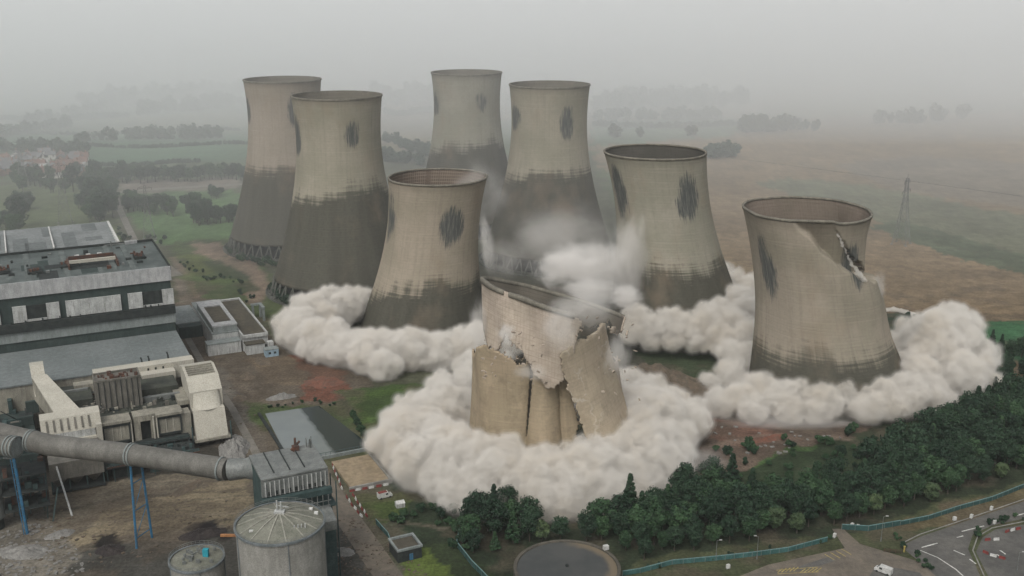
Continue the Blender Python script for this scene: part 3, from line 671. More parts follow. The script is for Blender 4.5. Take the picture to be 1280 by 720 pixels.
def crown_arrays(kind, h, w, seed, nclump=22, per=85, leaf=.55):
    rnd = np.random.RandomState(seed); cl = []
    if kind == 'cone':
        for i in range(nclump):
            f = (i+.5)/nclump; z = h*(.16+.82*f); rr = w*.5*(1-f)**.85; a = i*2.4+rnd.rand()
            cl.append((math.cos(a)*rr*.72, math.sin(a)*rr*.72, z, max(.45, rr*.55), .55))
    else:
        for i in range(nclump):
            while True:
                p = rnd.uniform(-1, 1, 3)
                if .25 < (p**2).sum() < 1: break
            z = h*(.60+.34*p[2]); k = .80 if p[2] > -.3 else .62
            cl.append((p[0]*w*.40*k, p[1]*w*.40*k, z, w*rnd.uniform(.13, .22), .8))
    V = []; 
    for (x, y, z, r, sq) in cl:
        n = int(per*rnd.uniform(.7, 1.2)); d = rnd.normal(size=(n, 3)); d /= np.linalg.norm(d, axis=1)[:, None]
        c = np.array((x, y, z))+d*np.array((r, r, r*sq))*rnd.uniform(.55, 1.08, (n, 1))
        u_ = rnd.normal(size=(n, 3)); u_ -= (u_*d).sum(1)[:, None]*d*.6; u_ /= np.linalg.norm(u_, axis=1)[:, None]
        v_ = np.cross(d, u_); v_ /= np.linalg.norm(v_, axis=1)[:, None]; s = leaf*rnd.uniform(.5, 1.1, (n, 1))
        V.append(np.stack([c-u_*s, c-v_*s*.55+d*.1, c+u_*s, c+v_*s*.55-d*.05], 1).reshape(-1, 3))
    return np.concatenate(V), cl
def crown_mesh(name, kind, h, w, seed, m, **k):
    V, cl = crown_arrays(kind, h, w, seed, **k); me = bpy.data.meshes.new(name)
    me.from_pydata(V.tolist(), [], np.arange(len(V)).reshape(-1, 4).tolist()); me.update(); me.materials.append(m); return me, cl
def trunk_mesh(name, kind, h, cl, seed):
    b = MB(); th = h*(.9 if kind == 'cone' else .62); b.bar((0, 0, -.3), (0, 0, th), h*.022+.08, 7, .06)
    for (x, y, z, r, s) in cl[::3]: b.bar((0, 0, min(z*.7, th)), (x, y, z), .09, 4, .03)
    me = b.mesh(name); me.materials.append(M_bark); return me
protos = {}
def make_protos():
    spec = [('broad_dark', 'round', 11, 8.5, L_dark, 5), ('broad_mid', 'round', 10, 8, L_mid, 3), ('broad_light', 'round', 8, 6.5, L_light, 2), ('broad_pale', 'round', 9, 6, L_pale, 1),
            ('cone_dark', 'cone', 12, 5.6, L_dark, 3), ('cone_mid', 'cone', 10.5, 5, L_mid, 2), ('bush', 'round', 3.2, 4.2, L_mid, 2), ('bush_dark', 'round', 3.4, 4.6, L_dark, 2)]
    for key, kind, h, w_, m, nv in spec:
        protos[key] = []
        for i in range(nv):
            bush = key.startswith('bush')
            me, cl = crown_mesh('crown', kind, h, w_, 100+i*7+len(key), m, nclump=(34 if kind == 'cone' else 26) if not bush else 10, per=115, leaf=.38 if not bush else .34)
            protos[key].append((me, trunk_mesh('trunk', kind, h, cl, i)))
make_protos()
TL = {'broad_dark': ('broadleaf_tree', 'dark green rounded tree in the dense wood', 'tree'), 'broad_mid': ('broadleaf_tree', 'mid green rounded tree in the dense wood', 'tree'),
      'broad_light': ('broadleaf_tree', 'light green rounded tree at the edge of the wood', 'tree'), 'broad_pale': ('broadleaf_tree', 'pale grey-green tree standing out in the dark wood', 'tree'),
      'cone_dark': ('conifer_tree', 'dark pointed conifer in the dense wood', 'tree'), 'cone_mid': ('conifer_tree', 'green pointed conifer in the wood beside the fence', 'tree'),
      'bush': ('bush', 'green bush on rough ground', 'bush'), 'bush_dark': ('bush', 'dark green bush on rough ground', 'bush')}
trng = random.Random(11)
def plant(key, x, y, s=1., label=None, group=None, sz=None, z=0):
    nm, lb, ct = TL[key]; k = trng.randrange(len(protos[key])); me, tm = protos[key][k]
    t = empty(nm, (x, y, z), trng.uniform(0, 6.28), label or lb, ct, group or (ct+'es' if ct == 'bush' else 'trees')+' of the '+('wood' if ct == 'tree' else 'rough ground'))
    q = s*trng.uniform(.85, 1.15); t.scale = (q*trng.uniform(.92, 1.08), q*trng.uniform(.92, 1.08), sz or q*trng.uniform(.88, 1.18))
    link('crown', me, None, t); link('trunk', tm, None, t); return t
def inp(px, py, poly): return bool(inpoly(np.array([px]), np.array([py]), poly)[0])
WOOD = [(572, 662), (600, 650), (640, 655), (700, 672), (790, 652), (860, 626), (885, 612), (915, 628), (960, 636), (1060, 612), (1115, 588), (1160, 552), (1230, 522), (1300, 500), (1440, 460), (1440, 545), (1290, 590), (1130, 640), (1040, 660), (900, 685), (790, 703), (778, 684), (640, 684), (600, 706), (575, 690)]
n_w = 0; placed = []
yy = 262.
while yy < 445:
    xx = -25.
    while xx < 250:
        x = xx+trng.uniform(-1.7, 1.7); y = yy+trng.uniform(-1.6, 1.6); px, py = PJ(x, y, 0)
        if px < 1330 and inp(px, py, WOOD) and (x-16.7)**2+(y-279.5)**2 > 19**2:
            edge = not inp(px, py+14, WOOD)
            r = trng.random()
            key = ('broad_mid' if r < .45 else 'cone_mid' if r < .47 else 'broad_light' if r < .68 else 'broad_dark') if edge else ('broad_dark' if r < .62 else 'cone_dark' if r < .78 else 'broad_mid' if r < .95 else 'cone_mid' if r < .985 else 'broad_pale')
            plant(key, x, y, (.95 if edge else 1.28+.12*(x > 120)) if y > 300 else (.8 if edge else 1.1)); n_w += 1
        xx += 6.0
    yy += 5.9
print('wood trees', n_w)
# scrub between the bare earth and the wood
for k in range(70):
    px = trng.uniform(890, 1190); py = trng.uniform(560, 612)-(px-890)*.11; p = U(px, py)
    if not inp(px, py, WOOD): plant(trng.choice(('bush', 'bush', 'bush_dark')), p.x, p.y, trng.uniform(.5, 1.2), 'green bush between bare earth and the wood', 'bushes beside the wood')
for k in range(60):
    px = trng.uniform(1190, 1330); py = trng.uniform(436, 530); p = U(px, py)
    if px > 1236-(py-430)*.6: plant(trng.choice(('broad_dark', 'cone_dark')), p.x, p.y, .95, 'dark scrubby tree beside the green field right of the dust', 'trees right of the dust')
for k in range(40):
    px = trng.uniform(1098, 1180); py = trng.uniform(398, 440); p = U(px, py); plant('bush_dark', p.x, p.y, trng.uniform(.9, 1.5), 'dark shrub behind the right-hand tower', 'shrubs behind the tower')
def bushes(n, fx, label, group, s=(.5, 1.1), keys=('bush', 'bush_dark')):
    for k in range(n):
        px, py = fx(k); p = U(px, py); plant(trng.choice(keys), p.x, p.y, trng.uniform(*s), label, group)
def seg(pts, jx=3, jy=2):
    def f(k):
        i = trng.randrange(len(pts)-1); a = trng.random(); (x0, y0), (x1, y1) = pts[i], pts[i+1]
        return x0+(x1-x0)*a+trng.uniform(-jx, jx), y0+(y1-y0)*a+trng.uniform(-jy, jy)
    return f
bushes(60, seg([(340, 362), (350, 372), (365, 382), (400, 390), (440, 388)], 3, 4), 'dark green scrub round the foot of the second tower', 'scrub below the second tower', (.9, 1.7), ('bush_dark',))
bushes(34, seg([(288, 312), (305, 324), (345, 332)], 4, 4), 'green scrub round the foot of the leftmost tower', 'scrub below the leftmost tower', (.7, 1.2))
bushes(22, seg([(438, 515), (452, 540), (468, 565)], 3, 3), 'dark bush on the right bank of the pond', 'bushes on the pond bank', (.5, 1.0), ('bush_dark', 'bush'))
bushes(14, seg([(335, 512), (390, 503), (425, 508)], 3, 2), 'small bush on the far bank of the pond', 'bushes on the far pond bank', (.3, .55))
bushes(30, seg([(480, 650), (530, 640), (575, 655), (580, 690)], 14, 9), 'dark bush beside the small flat-roofed hut', 'bushes near the hut', (.5, 1.1), ('bush_dark', 'bush'))
bushes(26, seg([(225, 325), (250, 345), (290, 352), (320, 380)], 8, 6), 'rough bush beside the earth track', 'bushes by the earth track', (.4, .9))
bushes(16, seg([(140, 290), (160, 300), (200, 300)], 8, 6), 'rough bush behind the long flat roof', 'bushes behind the long roof', (.6, 1.2))
bushes(14, seg([(800, 712), (900, 698), (1000, 682), (1045, 674)], 4, 3), 'low bush on the grass verge by the car park', 'verge bushes', (.25, .5))
bushes(14, seg([(1115, 668), (1135, 690), (1160, 710)], 5, 4), 'low bush on the grass island beside the road', 'island bushes', (.3, .55))
bushes(18, seg([(1215, 672), (1240, 655), (1275, 648), (1300, 640)], 5, 3), 'low bush on the kerbed bank beside the barriers', 'bank bushes', (.3, .6))
# trees across the meadow to the left
def clump(n, x0, x1, y0, y1, s, label, group, keys=('broad_dark', 'broad_mid')):
    for k in range(n):
        p = U(trng.uniform(x0, x1), trng.uniform(y0, y1)); plant(trng.choice(keys), p.x, p.y, s*trng.uniform(.85, 1.15), label, group)
clump(28, 98, 142, 242, 283, 1.75, 'tall dark tree in the clump beside the straight lane', 'trees by the lane')
clump(7, 15, 42, 262, 300, 1.6, 'tall dark tree in the meadow near the left edge', 'meadow trees at the left edge')
clump(5, -10, 12, 272, 300, 1.4, 'tall dark tree in the meadow near the left edge', 'meadow trees at the left edge')
clump(18, 20, 100, 225, 245, 1.6, 'dark tree below the village', 'trees below the village')
clump(20, 240, 296, 274, 284, 1.2, 'rounded tree in the compact clump left of the leftmost tower', 'compact clump of trees', ('broad_dark',))
clump(26, 158, 250, 260, 271, 1.35, 'rounded tree in the hedge line beside the pale field', 'hedge-line trees')
clump(7, 262, 288, 244, 250, 1.0, 'small tree at the end of the pale field', 'small trees by the pale field')
for k in range(40):
    px = 110+200*k/40; p = U(px+trng.uniform(-2, 2), 229-(px-110)*.03+trng.uniform(-2.5, 2.5)); plant(trng.choice(('broad_dark', 'broad_mid')), p.x, p.y, 1.45, 'tree in the long belt across the meadow', 'trees of the long belt')
# far woods : masses of crowns nobody could count
fb = np.random.RandomState(5); FV = []
fv, fcl = crown_arrays('round', 12, 11, 3, nclump=12, per=26, leaf=1.3)
def far_tree(px, py, s=1.):
    p = U(px, py); a = fb.rand()*6.28; c_, s_ = math.cos(a), math.sin(a); q = s*fb.uniform(.7, 1.3)
    v = fv*q; FV.append(np.stack([v[:, 0]*c_-v[:, 1]*s_+p.x, v[:, 0]*s_+v[:, 1]*c_+p.y, v[:, 2]*fb.uniform(.8, 1.1)-1*q], 1))
def far_row(n, x0, y0, x1, y1, jy=1., s=1.): 
    for k in range(n): a = fb.rand(); far_tree(x0+(x1-x0)*a, y0+(y1-y0)*a+fb.uniform(-jy, jy), s)
far_row(60, 160, 174, 276, 173, 1.5, 1.3); far_row(4, 118, 176, 145, 177, 1, 1.5); far_row(8, 92, 178, 110, 179, 1, 1.1); far_row(60, 0, 172, 90, 158, 1.5, 1.2)
far_row(60, 0, 186, 110, 196, 4, 1.2); far_row(50, 30, 158, 190, 128, 1.5, 1.4); far_row(70, 100, 136, 310, 118, 4, 2.2); far_row(50, 170, 145, 306, 132, 2, 1.8); far_row(40, 470, 132, 545, 128, 4, 2.4)
far_row(60, 925, 166, 985, 164, 1.5, 1.6); far_row(10, 990, 163, 1022, 164, 1, 1.4); far_row(36, 882, 197, 922, 195, 2, 1.2); far_row(6, 764, 172, 778, 172, 1, 1.4); far_row(3, 795, 172, 802, 172, .5, 1.1)
far_row(3, 860, 172, 870, 170, .5, 1.2); far_row(70, 740, 138, 935, 132, 3, 2.4); far_row(60, 740, 152, 900, 149, 1, 1.4); far_row(16, 1095, 156, 1152, 155, 1, 1.7); far_row(8, 1163, 153, 1178, 153, 1, 2.); far_row(4, 1198, 150, 1206, 150, 1, 2.)
far_row(40, 480, 178, 540, 196, 3, 1.1); far_row(30, 480, 200, 530, 206, 3, 1.)
for y_, x0_, x1_ in ((183, 110, 310), (166, 0, 300), (150, 0, 160), (206, 105, 250), (143, 480, 540), (158, 740, 1000)):
    for k in range(240): a = fb.rand(); far_tree(x0_+(x1_-x0_)*a, y_+2.5*math.sin(a*5)+fb.uniform(-.3, .3), .38 if y_ > 160 else .7)
V = np.concatenate(FV); me = bpy.data.meshes.new('far_woods'); me.vertices.add(len(V)); me.vertices.foreach_set('co', V.ravel())
me.loops.add(len(V)); me.loops.foreach_set('vertex_index', np.arange(len(V))); me.polygons.add(len(V)//4); me.polygons.foreach_set('loop_start', np.arange(0, len(V), 4)); me.update(calc_edges=True)
tag(link('far_woods', me, L_dark), 'dark woods and tree lines fading into mist across the far fields', 'woods', kind='stuff')
# long hedge across the brown field
b = []
for k in range(520):
    a = k/520; px = 700+900*a; py = 171+ (px-700)*.1413-7*math.sin(a*2.2); p = U(px, py)
    v = fv[:500]*np.array((.17, .17, .11))*fb.uniform(.7, 1.2)+np.array((p.x+fb.uniform(-.8, .8), p.y+fb.uniform(-.8, .8), -.45)); b.append(v)
V = np.concatenate(b); me = bpy.data.meshes.new('hedge'); me.from_pydata(V.tolist(), [], np.arange(len(V)).reshape(-1, 4).tolist()); me.update()
tag(link('hedge', me, L_dark), 'long thin dark hedge crossing the brown stubble field at the right', 'hedge')
# ================================================================== POWER STATION BUILDINGS (site grid turned 26 degrees)
SA = R(26); SO = Vector((-158, 463, 0)); SC, SS = math.cos(SA), math.sin(SA)
def W(X, Y, z=0.): return Vector((SO.x+X*SC-Y*SS, SO.y+X*SS+Y*SC, z))
def Lc(p): dx, dy = p.x-SO.x, p.y-SO.y; return (dx*SC+dy*SS, -dx*SS+dy*SC)
def LU(px, py, z=0.): a = Lc(U(px, py, z)); return (a[0], a[1], z)
class Site:
    "a thing on the site grid: parts are given in site-grid coordinates"
    def __init__(s, name, X, Y, label, cat, group=None, z=0.):
        s.b = (X, Y, z); s.t = empty(name, W(X, Y, z), SA, label, cat, group)
    def part(s, name, mb, m, parent=None, label=None, smooth=False):
        mb.v = [(v[0]-s.b[0], v[1]-s.b[1], v[2]-s.b[2]) for v in mb.v]
        o = mb.build(name, m, parent or s.t, smooth)
        if label: o['label'] = label
        return o
c_fasc = mat('fascia_sheet', (.40, .405, .405), (.35, .36, .365), .08, streak=.25, grime=(.2, .2, .19))
c_green = mat('dark_green_cladding', (.028, .044, .042), (.042, .06, .056), .12, streak=.3, grime=(.02, .025, .022))
c_panel = mat('white_panel', (.46, .47, .46), (.38, .39, .38), .3, streak=.75, grime=(.12, .11, .09))
c_grey = mat('grey_panel', (.235, .26, .255), (.19, .215, .21), .1, streak=.35, grime=(.14, .15, .15))
c_roof = mat('wet_roof', (.055, .07, .066), (.10, .12, .115), .09, rough=.55, grime=(.04, .05, .045), grime_amt=.7)
c_hall = mat('hall_roof', (.175, .195, .195), (.14, .16, .16), .045, rough=.6, streak=0, grime=(.25, .26, .26), grime_amt=.35)
c_rust = mat('rusty_steel', (.11, .05, .032), (.065, .045, .038), .6); c_dark = mat('dark_steel', (.016, .022, .022), (.032, .038, .036), .4)
c_teal = mat('teal_steel', (.028, .055, .055), (.05, .08, .078), .4); c_cream = mat('cream_cladding', (.44, .42, .36), (.39, .375, .32), .1, streak=.3, grime=(.25, .22, .16), mott=.15)
c_cream2 = mat('dirty_cream', (.30, .285, .235), (.225, .215, .18), .2, streak=.7, grime=(.10, .09, .07)); c_gbrown = mat('grey_brown_cladding', (.16, .15, .13), (.12, .115, .10), .25, streak=.5)
c_moss = mat('mossy_roof', (.06, .066, .052), (.035, .04, .034), .15, grime=(.18, .17, .15)); c_brownroof = mat('brown_roof', (.085, .075, .055), (.06, .055, .042), .12)
c_conc = mat('yard_concrete', (.26, .255, .235), (.2, .195, .18), .2); c_white = mat('white_paint', (.6, .6, .58), (.5, .5, .48), 1.); c_red = mat('red_plastic', (.22, .045, .04), (.17, .04, .035), 1.)
c_blue = mat('blue_steel', (.03, .16, .30), (.04, .12, .2), .5); c_duct = mat('duct_steel', (.155, .15, .135), (.115, .112, .10), .15, rough=.6, streak=.3, grime=(.08, .07, .06))
c_galv = mat('galvanised', (.19, .20, .19), (.14, .15, .145), .3, rough=.5); c_water = None
def rows(n, a, b): return [a+(b-a)*(i+.5)/n for i in range(n)]

# boiler house
S = Site('boiler_house', -60, 25, 'long flat-roofed boiler house with pale fascia, dark bands and white panels', 'power station')
XL = -150
S.part('wall', MB().box(XL, 0, 0, 58, 0, 49.6), c_green)
S.part('fascia', MB().box(XL, .5, -.7, -.05, 44.3, 51), c_fasc)
S.part('roof', MB().box(XL, .2, -.02, 58.2, 49.65, 50.1), c_roof)
S.part('parapet', MB().box(XL, .55, 58.25, 58.8, 49, 51.2).box(.25, .8, -.04, 58.2, 49, 51), c_dark)
for a, b in ((-150, -120), (-117, -98), (-94, -72), (-67, -61.5), (-53.4, -48.1), (-45.5, -22.3), (-19.2, -13), (-4.2, .8)):
    S.part('wall_panel', MB().box(a, b, -.9, -.02, 33, 40.3), c_panel)
for a, b in ((-61.3, -53.6), (-12.8, -4.4), (-98, -94)):
    S.part('recess', MB().box(a, b, -.35, -.02, 33.2, 40.1), c_dark)
    S.part('sill', MB().box(a, b, -1.0, -.36, 33.0, 33.9), c_panel)
l = S.part('ledge', MB().box(XL, .9, -2.2, -.03, 28.8, 32.6), c_dark)
e = MB(); rr = random.Random(3)
for X in rows(26, -100, 0): 
    if rr.random() < .6: s_ = rr.uniform(.3, .9); X += rr.uniform(-1, 1); e.box(X, X+s_, -1.9, -1.2, 32.6, 32.6+rr.uniform(.4, 1.5))
S.part('ledge_clutter', e, c_dark, l)
S.part('band_panel', MB().box(XL, .6, -1.3, -.04, 24.2, 28.75), c_grey)
S.part('vent_strip', MB().box(XL, .4, -.8, -.03, 20.1, 24.15), c_green)
c_strip = mat('roof_strip', (.13, .15, .145), (.09, .105, .10), .2)
# roof plant read from the photograph at roof level
rz_ = 50.1
def rbox(S, name, pts, z0, z1, m, parent=None, label=None):
    q = [LU(px, py, z0)[:2] for px, py in pts]
    xs = [a[0] for a in q]; ys = [a[1] for a in q]
    return S.part(name, MB().box(min(xs), max(xs), min(ys), max(ys), z0, z1), m, parent, label)
bx0, by0, _ = LU(92, 350, rz_); bx1, by1, _ = LU(142, 322, rz_)
S.part('roof_pit', MB().box(bx0, bx1, by1-16, by1-2, rz_+.02, rz_+.12), c_dark)
S.part('roof_pit_wall', MB().box(bx0, bx1, by1-2, by1-1.2, rz_, rz_+3).box(bx0-.8, bx0, by1-16, by1-1.2, rz_, rz_+2.2).box(bx1, bx1+.8, by1-16, by1-1.2, rz_, rz_+2.2), c_rust)
S.part('roof_beam', MB().box(bx0, bx1, by1-10.5, by1-9.3, rz_+1.6, rz_+3), c_cream)
for k in range(3):
    X = bx0+3.0+k*5.0; S.part('roof_vent', MB().box(X, X+2.0, by1-1.1, by1+.2, rz_+1.4, rz_+3.2), c_white)
for X, Y, w_, d_, h_ in ((-7.5, 22, 5, 8, 2.6), (-37, 20, 8, 9, 1.8), (-53, 14, 6, 10, 2.4), (-66, 20, 5, 7, 3), (-80, 25, 9, 9, 3)):
    o = S.part('roof_plant', MB().box(X-w_, X, Y, Y+d_, rz_, rz_+h_*.5), c_dark)
    e = MB()
    for k in range(9): a = X-rr.uniform(.5, w_-.5); b_ = Y+rr.uniform(.5, d_-1); e.box(a-.5, a+.4, b_, b_+rr.uniform(.6, 2), rz_+h_*.5, rz_+h_*.5+rr.uniform(.3, 1.3))
    S.part('plant_item', e, c_rust, o)
for X in (-16, -24, -44, -60, -75): S.part('roof_strip', MB().box(X, X+2.6, 1, 57, rz_, rz_+.25), c_strip)
S.part('roof_pipe', MB().bar((-20, 50, rz_+.5), (-20, 50, rz_+4), .25).bar((-23, 57, rz_+.5), (-9, 57.5, rz_+.5), .3), c_galv)
S.part('roof_kerb', MB().hexa([(-13, 55.5, rz_), (-7, 57.5, rz_), (-7.5, 58, rz_), (-13, 58, rz_), (-13, 55.5, rz_+1.6), (-7, 57.5, rz_+1.6), (-7.5, 58, rz_+1.6), (-13, 58, rz_+1.6)]), c_fasc)
for k in range(30):
    a = rr.uniform(-95, -3); b_ = rr.uniform(3, 52); w2 = rr.uniform(.6, 3); d2_ = rr.uniform(.6, 2.5); S.part('roof_unit', MB().box(a, a+w2, b_, b_+d2_, rz_+.01, rz_+rr.uniform(.3, 1.6)), rr.choice((c_dark, c_dark, c_rust, c_galv)))
for k in range(14):
    a = rr.uniform(-95, -5); w2 = rr.uniform(4, 9); b_ = rr.uniform(1, 30); S.part('felt_patch', MB().box(a, a+w2, b_, b_+rr.uniform(6, 24), rz_+.003, rz_+.03+k*.004), rr.choice((c_dark, c_strip, c_green)))
# turbine hall
S = Site('turbine_hall', -60, -22, 'low broad turbine hall with a plain blue-grey roof in front of the boiler house', 'power station')
S.part('wall', MB().box(XL, 0, -45, -.05, 0, 19.4), c_cream2)
S.part('roof', MB().box(XL, .4, -45.4, -.85, 19.42, 20), c_hall)
for X in rows(11, -90, -2): S.part('roof_seam', MB().box(X, X+.18, -45, -3, 20, 20.12), c_grey)
for X, Y in ((-17, -42), (-20, -42.5), (-9, -40.5)): S.part('flue', MB().tube([(X, Y, 19.9), (X, Y, 22), (X-.3, Y+.5, 23.2)], .35, 8), c_dark)
o = S.part('arched_hatch', MB().tube([(-6+2.6*math.cos(a), -31+2.6*math.sin(a), 20.15) for a in np.linspace(-.3, 2.9, 9)], .22, 6), c_grey)
# long low building with a patched roof behind
S = Site('workshop_shed', -60, 150, 'wide shed behind the boiler house, grey roof patched with pale and dark sheets', 'shed')
S.part('wall', MB().box(-160, -11, 126, 183, 0, 34), c_grey)
e = MB(); S.part('roof', MB().hexa([(-160, 125, 34), (-10, 125, 34), (-10, 184, 34), (-160, 184, 34), (-160, 125, 34.6), (-10, 125, 34.6), (-10, 184, 36.5), (-160, 184, 36.5)]), mat('shed_roof', (.22, .235, .235), (.16, .175, .175), .06))
c_patch = mat('patch_sheet', (.10, .115, .115), (.14, .155, .155), .1)
def rfz(Y): return 34.6+(Y-125)/59*1.9
for X0, X1, Y0, Y1 in ((-84, -70, 140, 172), (-64, -56, 130, 160), (-58, -47, 126, 148), (-38, -31, 126, 165), (-26, -17, 142, 150), (-48, -44, 160, 180), (-26, -18, 165, 182), (-100, -88, 130, 180)):
    S.part('roof_patch', MB().hexa([(X0, Y0, rfz(Y0)), (X1, Y0, rfz(Y0)), (X1, Y1, rfz(Y1)), (X0, Y1, rfz(Y1)), (X0, Y0, rfz(Y0)+.12), (X1, Y0, rfz(Y0)+.12), (X1, Y1, rfz(Y1)+.12), (X0, Y1, rfz(Y1)+.12)]), c_patch)
for X in (-44, -68, -92): S.part('gutter', MB().box(X, X+.7, 126, 183, 34.7, 36.9), c_white)
S.part('verge', MB().box(-10.9, -9.6, 125, 184, 34, 36.9), c_white)
# grey office block with brown roofs
S = Site('office_block', 28, 40, 'cluster of grey flat-roofed offices, the right roof brown, left of the rubble yard', 'office building')
S.part('wall', MB().box(20, 32.8, 20, 80, 0, 8.6), c_panel); S.part('roof', MB().box(19.8, 33, 19.8, 80.2, 8.62, 9), c_grey)
S.part('upper_storey', MB().box(20.6, 32.4, 20.6, 66, 9, 12), c_grey, label='raised grey storey')
u_ = S.part('upper_roof', MB().box(20.4, 22.4, 20.4, 66.2, 12, 12.8).box(30.8, 32.6, 20.4, 66.2, 12, 12.8).box(22.4, 30.8, 20.4, 26, 12, 12.8).box(22.4, 30.8, 56, 66.2, 12, 12.8), c_fasc)
S.part('roof_well', MB().box(22.4, 30.8, 26, 56, 12, 12.2), c_brownroof, u_)
S.part('brown_roof', MB().box(33.9, 45.0, 12.6, 78, 7.4, 7.8), c_brownroof)
S.part('roof_edge', MB().box(33.1, 33.88, 12, 80, 7, 8.6).box(45.02, 45.8, 12, 80, 7, 8.6).box(33.9, 45, 11.6, 12.58, 7, 8.6).box(33.9, 45, 78.02, 79.8, 7, 8.6), c_panel)
S.part('side_wall', MB().box(33.2, 45.7, 12.6, 79.5, 0, 7.38), c_panel)
S.part('porch', MB().box(16.2, 32.4, 13, 19.7, 0, 5.6), c_panel); S.part('porch_roof', MB().box(16, 32.6, 12.8, 19.75, 5.62, 6), c_grey)
S.part('annex', MB().box(33.6, 42.6, 6.4, 11.5, 0, 5), c_panel); S.part('annex_roof', MB().box(33.3, 42.9, 6.1, 11.55, 5.02, 5.5), c_brownroof)
S.part('side_wing', MB().box(8, 19.6, 46, 84, 0, 6), c_green); S.part('wing_roof', MB().box(7.6, 19.75, 52, 84.4, 6.02, 6.5), c_grey)
c_sky = mat('pale_blue_paint', (.30, .40, .47), (.25, .35, .42), .5)
S = Site('site_cabin', 44.5, 1, 'small pale blue cabin at the front corner of the offices', 'cabin')
S.part('wall', MB().box(41.2, 47.6, -1, 3.4, 0, 3.6), c_sky); S.part('roof', MB().box(41, 47.8, -1.2, 3.6, 3.6, 3.9), c_grey)
for X in (42.6, 45.2): S.part('window', MB().box(X, X+1.2, -1.08, -1.02, 1.4, 2.5), c_dark)
S = Site('container', 45, 8, 'white boxy unit stacked on the dark store behind the blue cabin', 'container')
S.part('body', MB().box(42.9, 47.4, 5, 10, 0, 3), c_dark); S.part('top_box', MB().box(44.2, 47, 6.5, 9.8, 3.02, 5), c_panel)
S = Site('pipe_bridge', 50, 60, 'pale steel frame standing right of the brown-roofed offices', 'steel frame')
for k, (X, Y) in enumerate(((50, 66), (54, 66), (54, 58))): S.part('post', MB().box(X-.6, X+.6, Y-.6, Y+.6, 0, 7), c_grey)
S.part('beam', MB().box(49, 55, 65.2, 66.8, 7.02, 8).box(53.2, 54.8, 57, 65.15, 7.02, 8), c_grey)

# precipitators and ducts in front of the turbine hall
S = Site('precipitator', -24, -78, 'dirty cream gas-cleaning plant with open steel frames below, in front of the turbine hall', 'industrial plant')
S.part('deck', MB().box(-56, -9, -83, -56, 14.5, 15.2), c_moss)
for a, b in ((-56, -42), (-23.8, -9.6)): S.part('roof_bay', MB().box(a, b, -70, -52, 15.25, 18.8), c_moss); 
S.part('roof_strip', MB().box(-23.5, -9.8, -75, -73, 15.25, 17.2), c_galv); S.part('roof_strip', MB().box(-55, -43, -60, -58.6, 18.82, 19.6), c_galv)
o = S.part('header_duct', MB().box(-40, 0, -51.8, -46, 15.3, 22.4), c_cream, label='long cream duct along the back')
for X in (-19, -16, -13): S.part('vent_hole', MB().box(X, X+.7, -51.95, -51.82, 20, 21.3), c_dark, o)
S.part('duct_block', MB().box(-22, -8.5, -57, -51.85, 15.3, 20.3), c_cream)
S.part('duct_block', MB().box(-48, -37, -56.5, -51.9, 15.3, 20), c_cream2)
g = S.part('filter_house', MB().box(-41.2, -24.4, -77, -67.5, 15.25, 27.2), c_gbrown, label='grey-brown box with rusty machinery on top')
S.part('filter_rim', MB().box(-41.4, -24.2, -77.2, -76.6, 27.2, 28).box(-41.4, -24.2, -67.9, -67.3, 27.2, 28).box(-41.4, -40.8, -76.6, -67.9, 27.2, 28).box(-24.8, -24.2, -76.6, -67.9, 27.2, 28), c_gbrown, g)
e = MB()
for k in range(26): a = rr.uniform(-40, -26); b_ = rr.uniform(-75.5, -69.5); S.part('machine', MB().box(a, a+rr.uniform(.5, 1.6), b_, b_+rr.uniform(.4, 1), 27.2, 27.2+rr.uniform(.5, 1.6)), c_rust, g)
for X in rows(8, -41, -24.6): S.part('rib', MB().box(X-.12, X+.12, -77.35, -77.02, 15.4, 27.1), c_dark, g)
for i, (a, b) in enumerate(((-40.5, -31.5), (-20.5, -12.5))):
    c0 = S.part('casing', MB().box(a, b, -90, -83.1, 7.2, 14.2), c_cream2)
    S.part('casing_frame', MB().box(a-.4, b+.4, -90.5, -90.02, 13.4, 14.6).box(a-.4, b+.4, -90.5, -90.02, 6.6, 7.4).box(a-.5, a+.1, -90.5, -90.02, 7.4, 13.4).box(b-.1, b+.5, -90.5, -90.02, 7.4, 13.4), c_dark, c0)
    for k in (1, 2): S.part('casing_rib', MB().box(a+(b-a)*k/3-.12, a+(b-a)*k/3+.12, -90.3, -90.02, 7.5, 13.3), c_cream, c0)
    S.part('casing_top', MB().box(a-1, b+1, -91, -83.05, 14.62, 15.6), c_cream2, c0)
S.part('stair_shaft', MB().box(-29.6, -27.2, -89.5, -83.1, 4, 15.8).box(-23.4, -21.6, -89.5, -83.1, 4, 15.8).box(-27.2, -23.4, -89.5, -83.1, 13.4, 15.8), c_cream2)
S.part('door_opening', MB().box(-27.1, -23.5, -87, -83.2, 4.2, 13.3), c_dark)
for X in (-30.6, -22.4, -21.2): S.part('pipe', MB().bar((X, -90, 5), (X, -90, 15), .35, 8), c_cream)
for i, X in enumerate((-43, -36, -29, -22, -16, -10.5)):
    for Y in (-95, -89, -76): S.part('column', MB().bar((X, Y, 0), (X, Y, 7 if Y > -95 else 5.5), .35, 4), c_teal)
for z in (3, 5.6): S.part('walkway', MB().box(-43.5, -10, -95.6, -89, z, z+.25), c_dark)
for X in rows(6, -42, -11): S.part('rail', MB().bar((X, -95.5, 5.8), (X, -95.5, 7.2), .1, 4), c_teal)
S.part('handrail', MB().bar((-43, -95.5, 7.2), (-10, -95.5, 7.2), .13, 4).bar((-43, -95.5, 6.5), (-10, -95.5, 6.5), .1, 4), c_teal)
